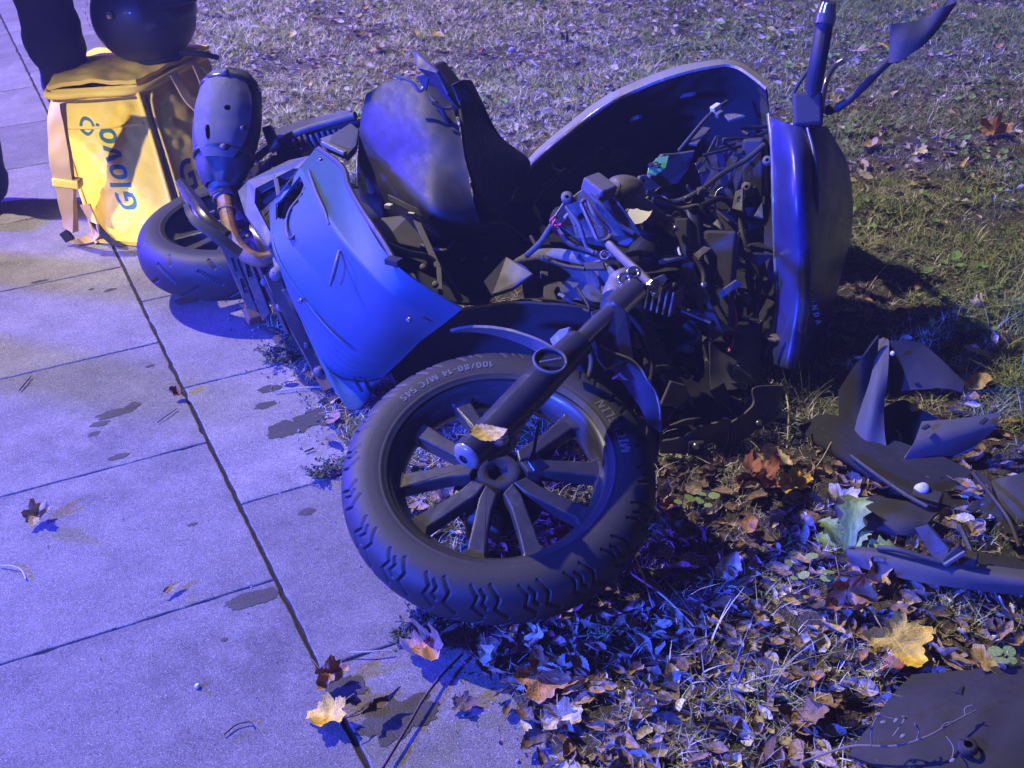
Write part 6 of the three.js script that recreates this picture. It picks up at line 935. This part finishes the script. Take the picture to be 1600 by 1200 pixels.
// dandelion, clover, dry flower stem
M.dandelion = new THREE.MeshPhysicalMaterial({ color: lin(0.34, 0.52, 0.13), roughness: 0.6, side: THREE.DoubleSide, map: veinTex, transmission: 0.15 });
{
  const t = thing('dandelion', 'bright green dandelion rosette beside the end of the bumper strip', 'plant', [.553,.01,.774]); const b = [.553,.01,.774];
  for (const [a, L, up] of [[2.75, 0.1, 0.75], [1.5, 0.085, 0.35], [-2.4, 0.07, 0.3], [3.6, 0.075, 0.6], [2.2, 0.06, 0.7]]) {
    const n = 18, P = [], ix = [], uvs = []; for (let i = 0; i <= n; i++) { const s = i / n, w = L * (0.05 + 0.2 * Math.sin(Math.PI * s ** 1.3) * (i % 3 === 0 ? 1.25 : i % 3 === 1 ? 0.8 : 0.6)); for (const k of [-1, -0.4, 0, 0.4, 1]) { P.push(k * w, L * up * Math.sin(s * 2.1) + Math.abs(k) * w * 0.4, s * L); uvs.push(0.5 + k / 2, s); } }
    for (let i = 0; i < n; i++) for (let j = 0; j < 4; j++) { const q = i * 5 + j; ix.push(q, q + 5, q + 1, q + 1, q + 5, q + 6); }
    const g = new THREE.BufferGeometry(); g.setAttribute('position', new THREE.Float32BufferAttribute(P, 3)); g.setAttribute('uv', new THREE.Float32BufferAttribute(uvs, 2)); g.setIndex(ix); g.computeVertexNormals(); g.rotateY(a); g.translate(...b); part('leaf_blade', g, M.dandelion, t);
  }
}
const clover = (p, n, label) => { const t = thing('clover', label, 'plant', p); for (let k = 0; k < n; k++) { const g = new THREE.CircleGeometry(rr(0.006, 0.012), 10), q = add(p, [rr(-0.035, 0.035), rr(0.012, 0.03), rr(-0.03, 0.03)]); g.rotateX(-1.57 + rr(-0.5, 0.5)); g.rotateY(rnd() * 6); g.translate(...q); part('leaflet', merge([g, tube([[p[0], p[1], p[2]], lerp(p, q, 0.6), q], 0.0006, 4, 4)]), M.dandelion, t); } };
clover([1.523,.02,-1.32], 14, 'green clover beside the curled rust brown leaf'); clover([1.145,.02,-.181], 9, 'green clover in the grass beside the cream ribbed leaf'); clover([.475,.02,.827], 6, 'tiny clover near the small yellow leaf'); clover([.323,.02,.627], 8, 'green sprouts beside the front tyre'); clover([.923,.02,.003], 4, 'two green sprouts behind the torn fairing piece'); clover([.688,.06,1.088], 5, 'green leaflets at the far edge of the flat floor panel');
{
  const t = thing('dry_stem', 'dry branching weed stem lying over the flat floor panel', 'stem', [.508,.075,1.245]); M.stem = new THREE.MeshPhysicalMaterial({ color: lin(0.17, 0.155, 0.12), roughness: 0.8 });
  const main = [[.371,.045,1.237],[.432,.075,1.242],[.487,.085,1.254],[.53,.095,1.249],[.572,.095,1.226],[.608,.095,1.207]]; part('stalk', tube(main, [0.0017, 0.0019, 0.0018, 0.0016, 0.0014, 0.001], 6), M.stem, t);
  for (const L of [[[.514,.09,1.252],[.519,.1,1.244],[.515,.105,1.239]], [[.55,.095,1.239],[.558,.1,1.233],[.567,.105,1.236]], [[.591,.095,1.216],[.593,.1,1.207],[.602,.105,1.207]], [[.556,.09,1.246],[.561,.085,1.261],[.554,.08,1.278]], [[.455,.085,1.253],[.456,.105,1.243],[.467,.115,1.23],[.489,.115,1.236]], [[.456,.105,1.243],[.446,.115,1.238]], [[.482,.1,1.251],[.495,.11,1.241],[.501,.115,1.235]]]) part('twiglet', tube(L, 0.001, 5), M.stem, t);
  for (const p of [[.448,.115,1.236], [.466,.12,1.23], [.471,.115,1.24], [.488,.115,1.238], [.499,.12,1.238], [.553,.083,1.281], [.516,.105,1.239], [.493,.105,1.256]]) { const g = new THREE.SphereGeometry(0.0038, 7, 5).scale(1.2, 0.4, 0.8); g.rotateZ(rr(-1, 1)); g.translate(...p); part('seed_head', g, M.stem, t); }
}
M.twig = new THREE.MeshPhysicalMaterial({ color: lin(0.09, 0.06, 0.045), roughness: 0.85 }); M.straw = new THREE.MeshPhysicalMaterial({ color: lin(0.5, 0.44, 0.3), roughness: 0.8 });
const twig = (P, r, m, label) => single('twig', tube(P, r, 6), m, P[0], label, 'twig');
twig([[-.206,.012,1.185],[-.172,.014,1.104],[-.155,.016,1.062],[-.128,.012,1.005],[-.097,.01,.958]], 0.0022, M.twig, 'long dark twig lying across the paving edge at an angle');
twig([[-.517,.006,.098],[-.462,.008,.09],[-.406,.008,.09],[-.395,.006,.087]], 0.0018, M.straw, 'pale straw stalk on the paving beside the blue side cover');
twig([[-1.096,.005,.039],[-1.093,.006,.013],[-1.09,.005,-.024]], 0.0016, M.twig, 'short dark twig on the slab near the frame edge');
twig([[-.922,.005,.672],[-.899,.008,.678],[-.88,.006,.687],[-.863,.005,.712]], 0.0016, M.straw, 'bent pale straw on the paving slab');
twig([[-.751,.005,.204],[-.734,.006,.176],[-.721,.005,.149]], 0.001, M.twig, 'thin stalk beside the reddish leaf'); twig([[-.446,.005,1.101],[-.43,.006,1.083],[-.41,.006,1.079],[-.405,.005,1.086]], 0.0012, M.twig, 'thin curved stalk on the lower slab');
twig([[-.276,.01,.943],[-.241,.012,.945],[-.209,.01,.942]], 0.0014, M.straw, 'pale straw lying along the cross joint by the curled orange leaf'); twig([[-.422,.005,.344],[-.405,.006,.333]], 0.0024, M.twig, 'stubby twig on the slab beside the damp patch');
twig([[.191,.03,.777],[.187,.1,.763],[.177,.16,.754],[.16,.2,.765]], 0.0011, M.straw, 'thin weed stalk rising over the front tyre sidewall'); twig([[.21,.03,.893],[.196,.08,.873],[.178,.13,.845],[.197,.16,.81]], 0.0011, M.straw, 'thin green stalk rising beside the front tyre'); twig([[.183,.03,.802],[.23,.05,.894],[.273,.03,.95]], 0.0016, M.straw, 'pale stalk leaning out of the litter beside the front tyre'); twig([[.848,.03,-.198],[.93,.07,-.285],[.975,.09,-.289],[1.054,.05,-.324]], 0.0012, M.straw, 'arched pale grass stalk beside the front cowl');
twig([[.556,.06,.255],[.548,.05,.34],[.527,.02,.432]], 0.0016, M.straw, 'pale upright stalk beside the lower edge of the front cowl'); twig([[.604,.05,.462],[.558,.04,.531],[.516,.03,.559]], 0.0014, M.straw, 'pale stalk lying over leaves beside the black inner panel');
single('gravel_stone', new THREE.DodecahedronGeometry(0.0045, 1).translate(...[-.506,.004,.996]), M.white, [-.508,.001,.993], 'single white pebble on the lower paving slab', 'stone');
renderer.render(scene, camera);
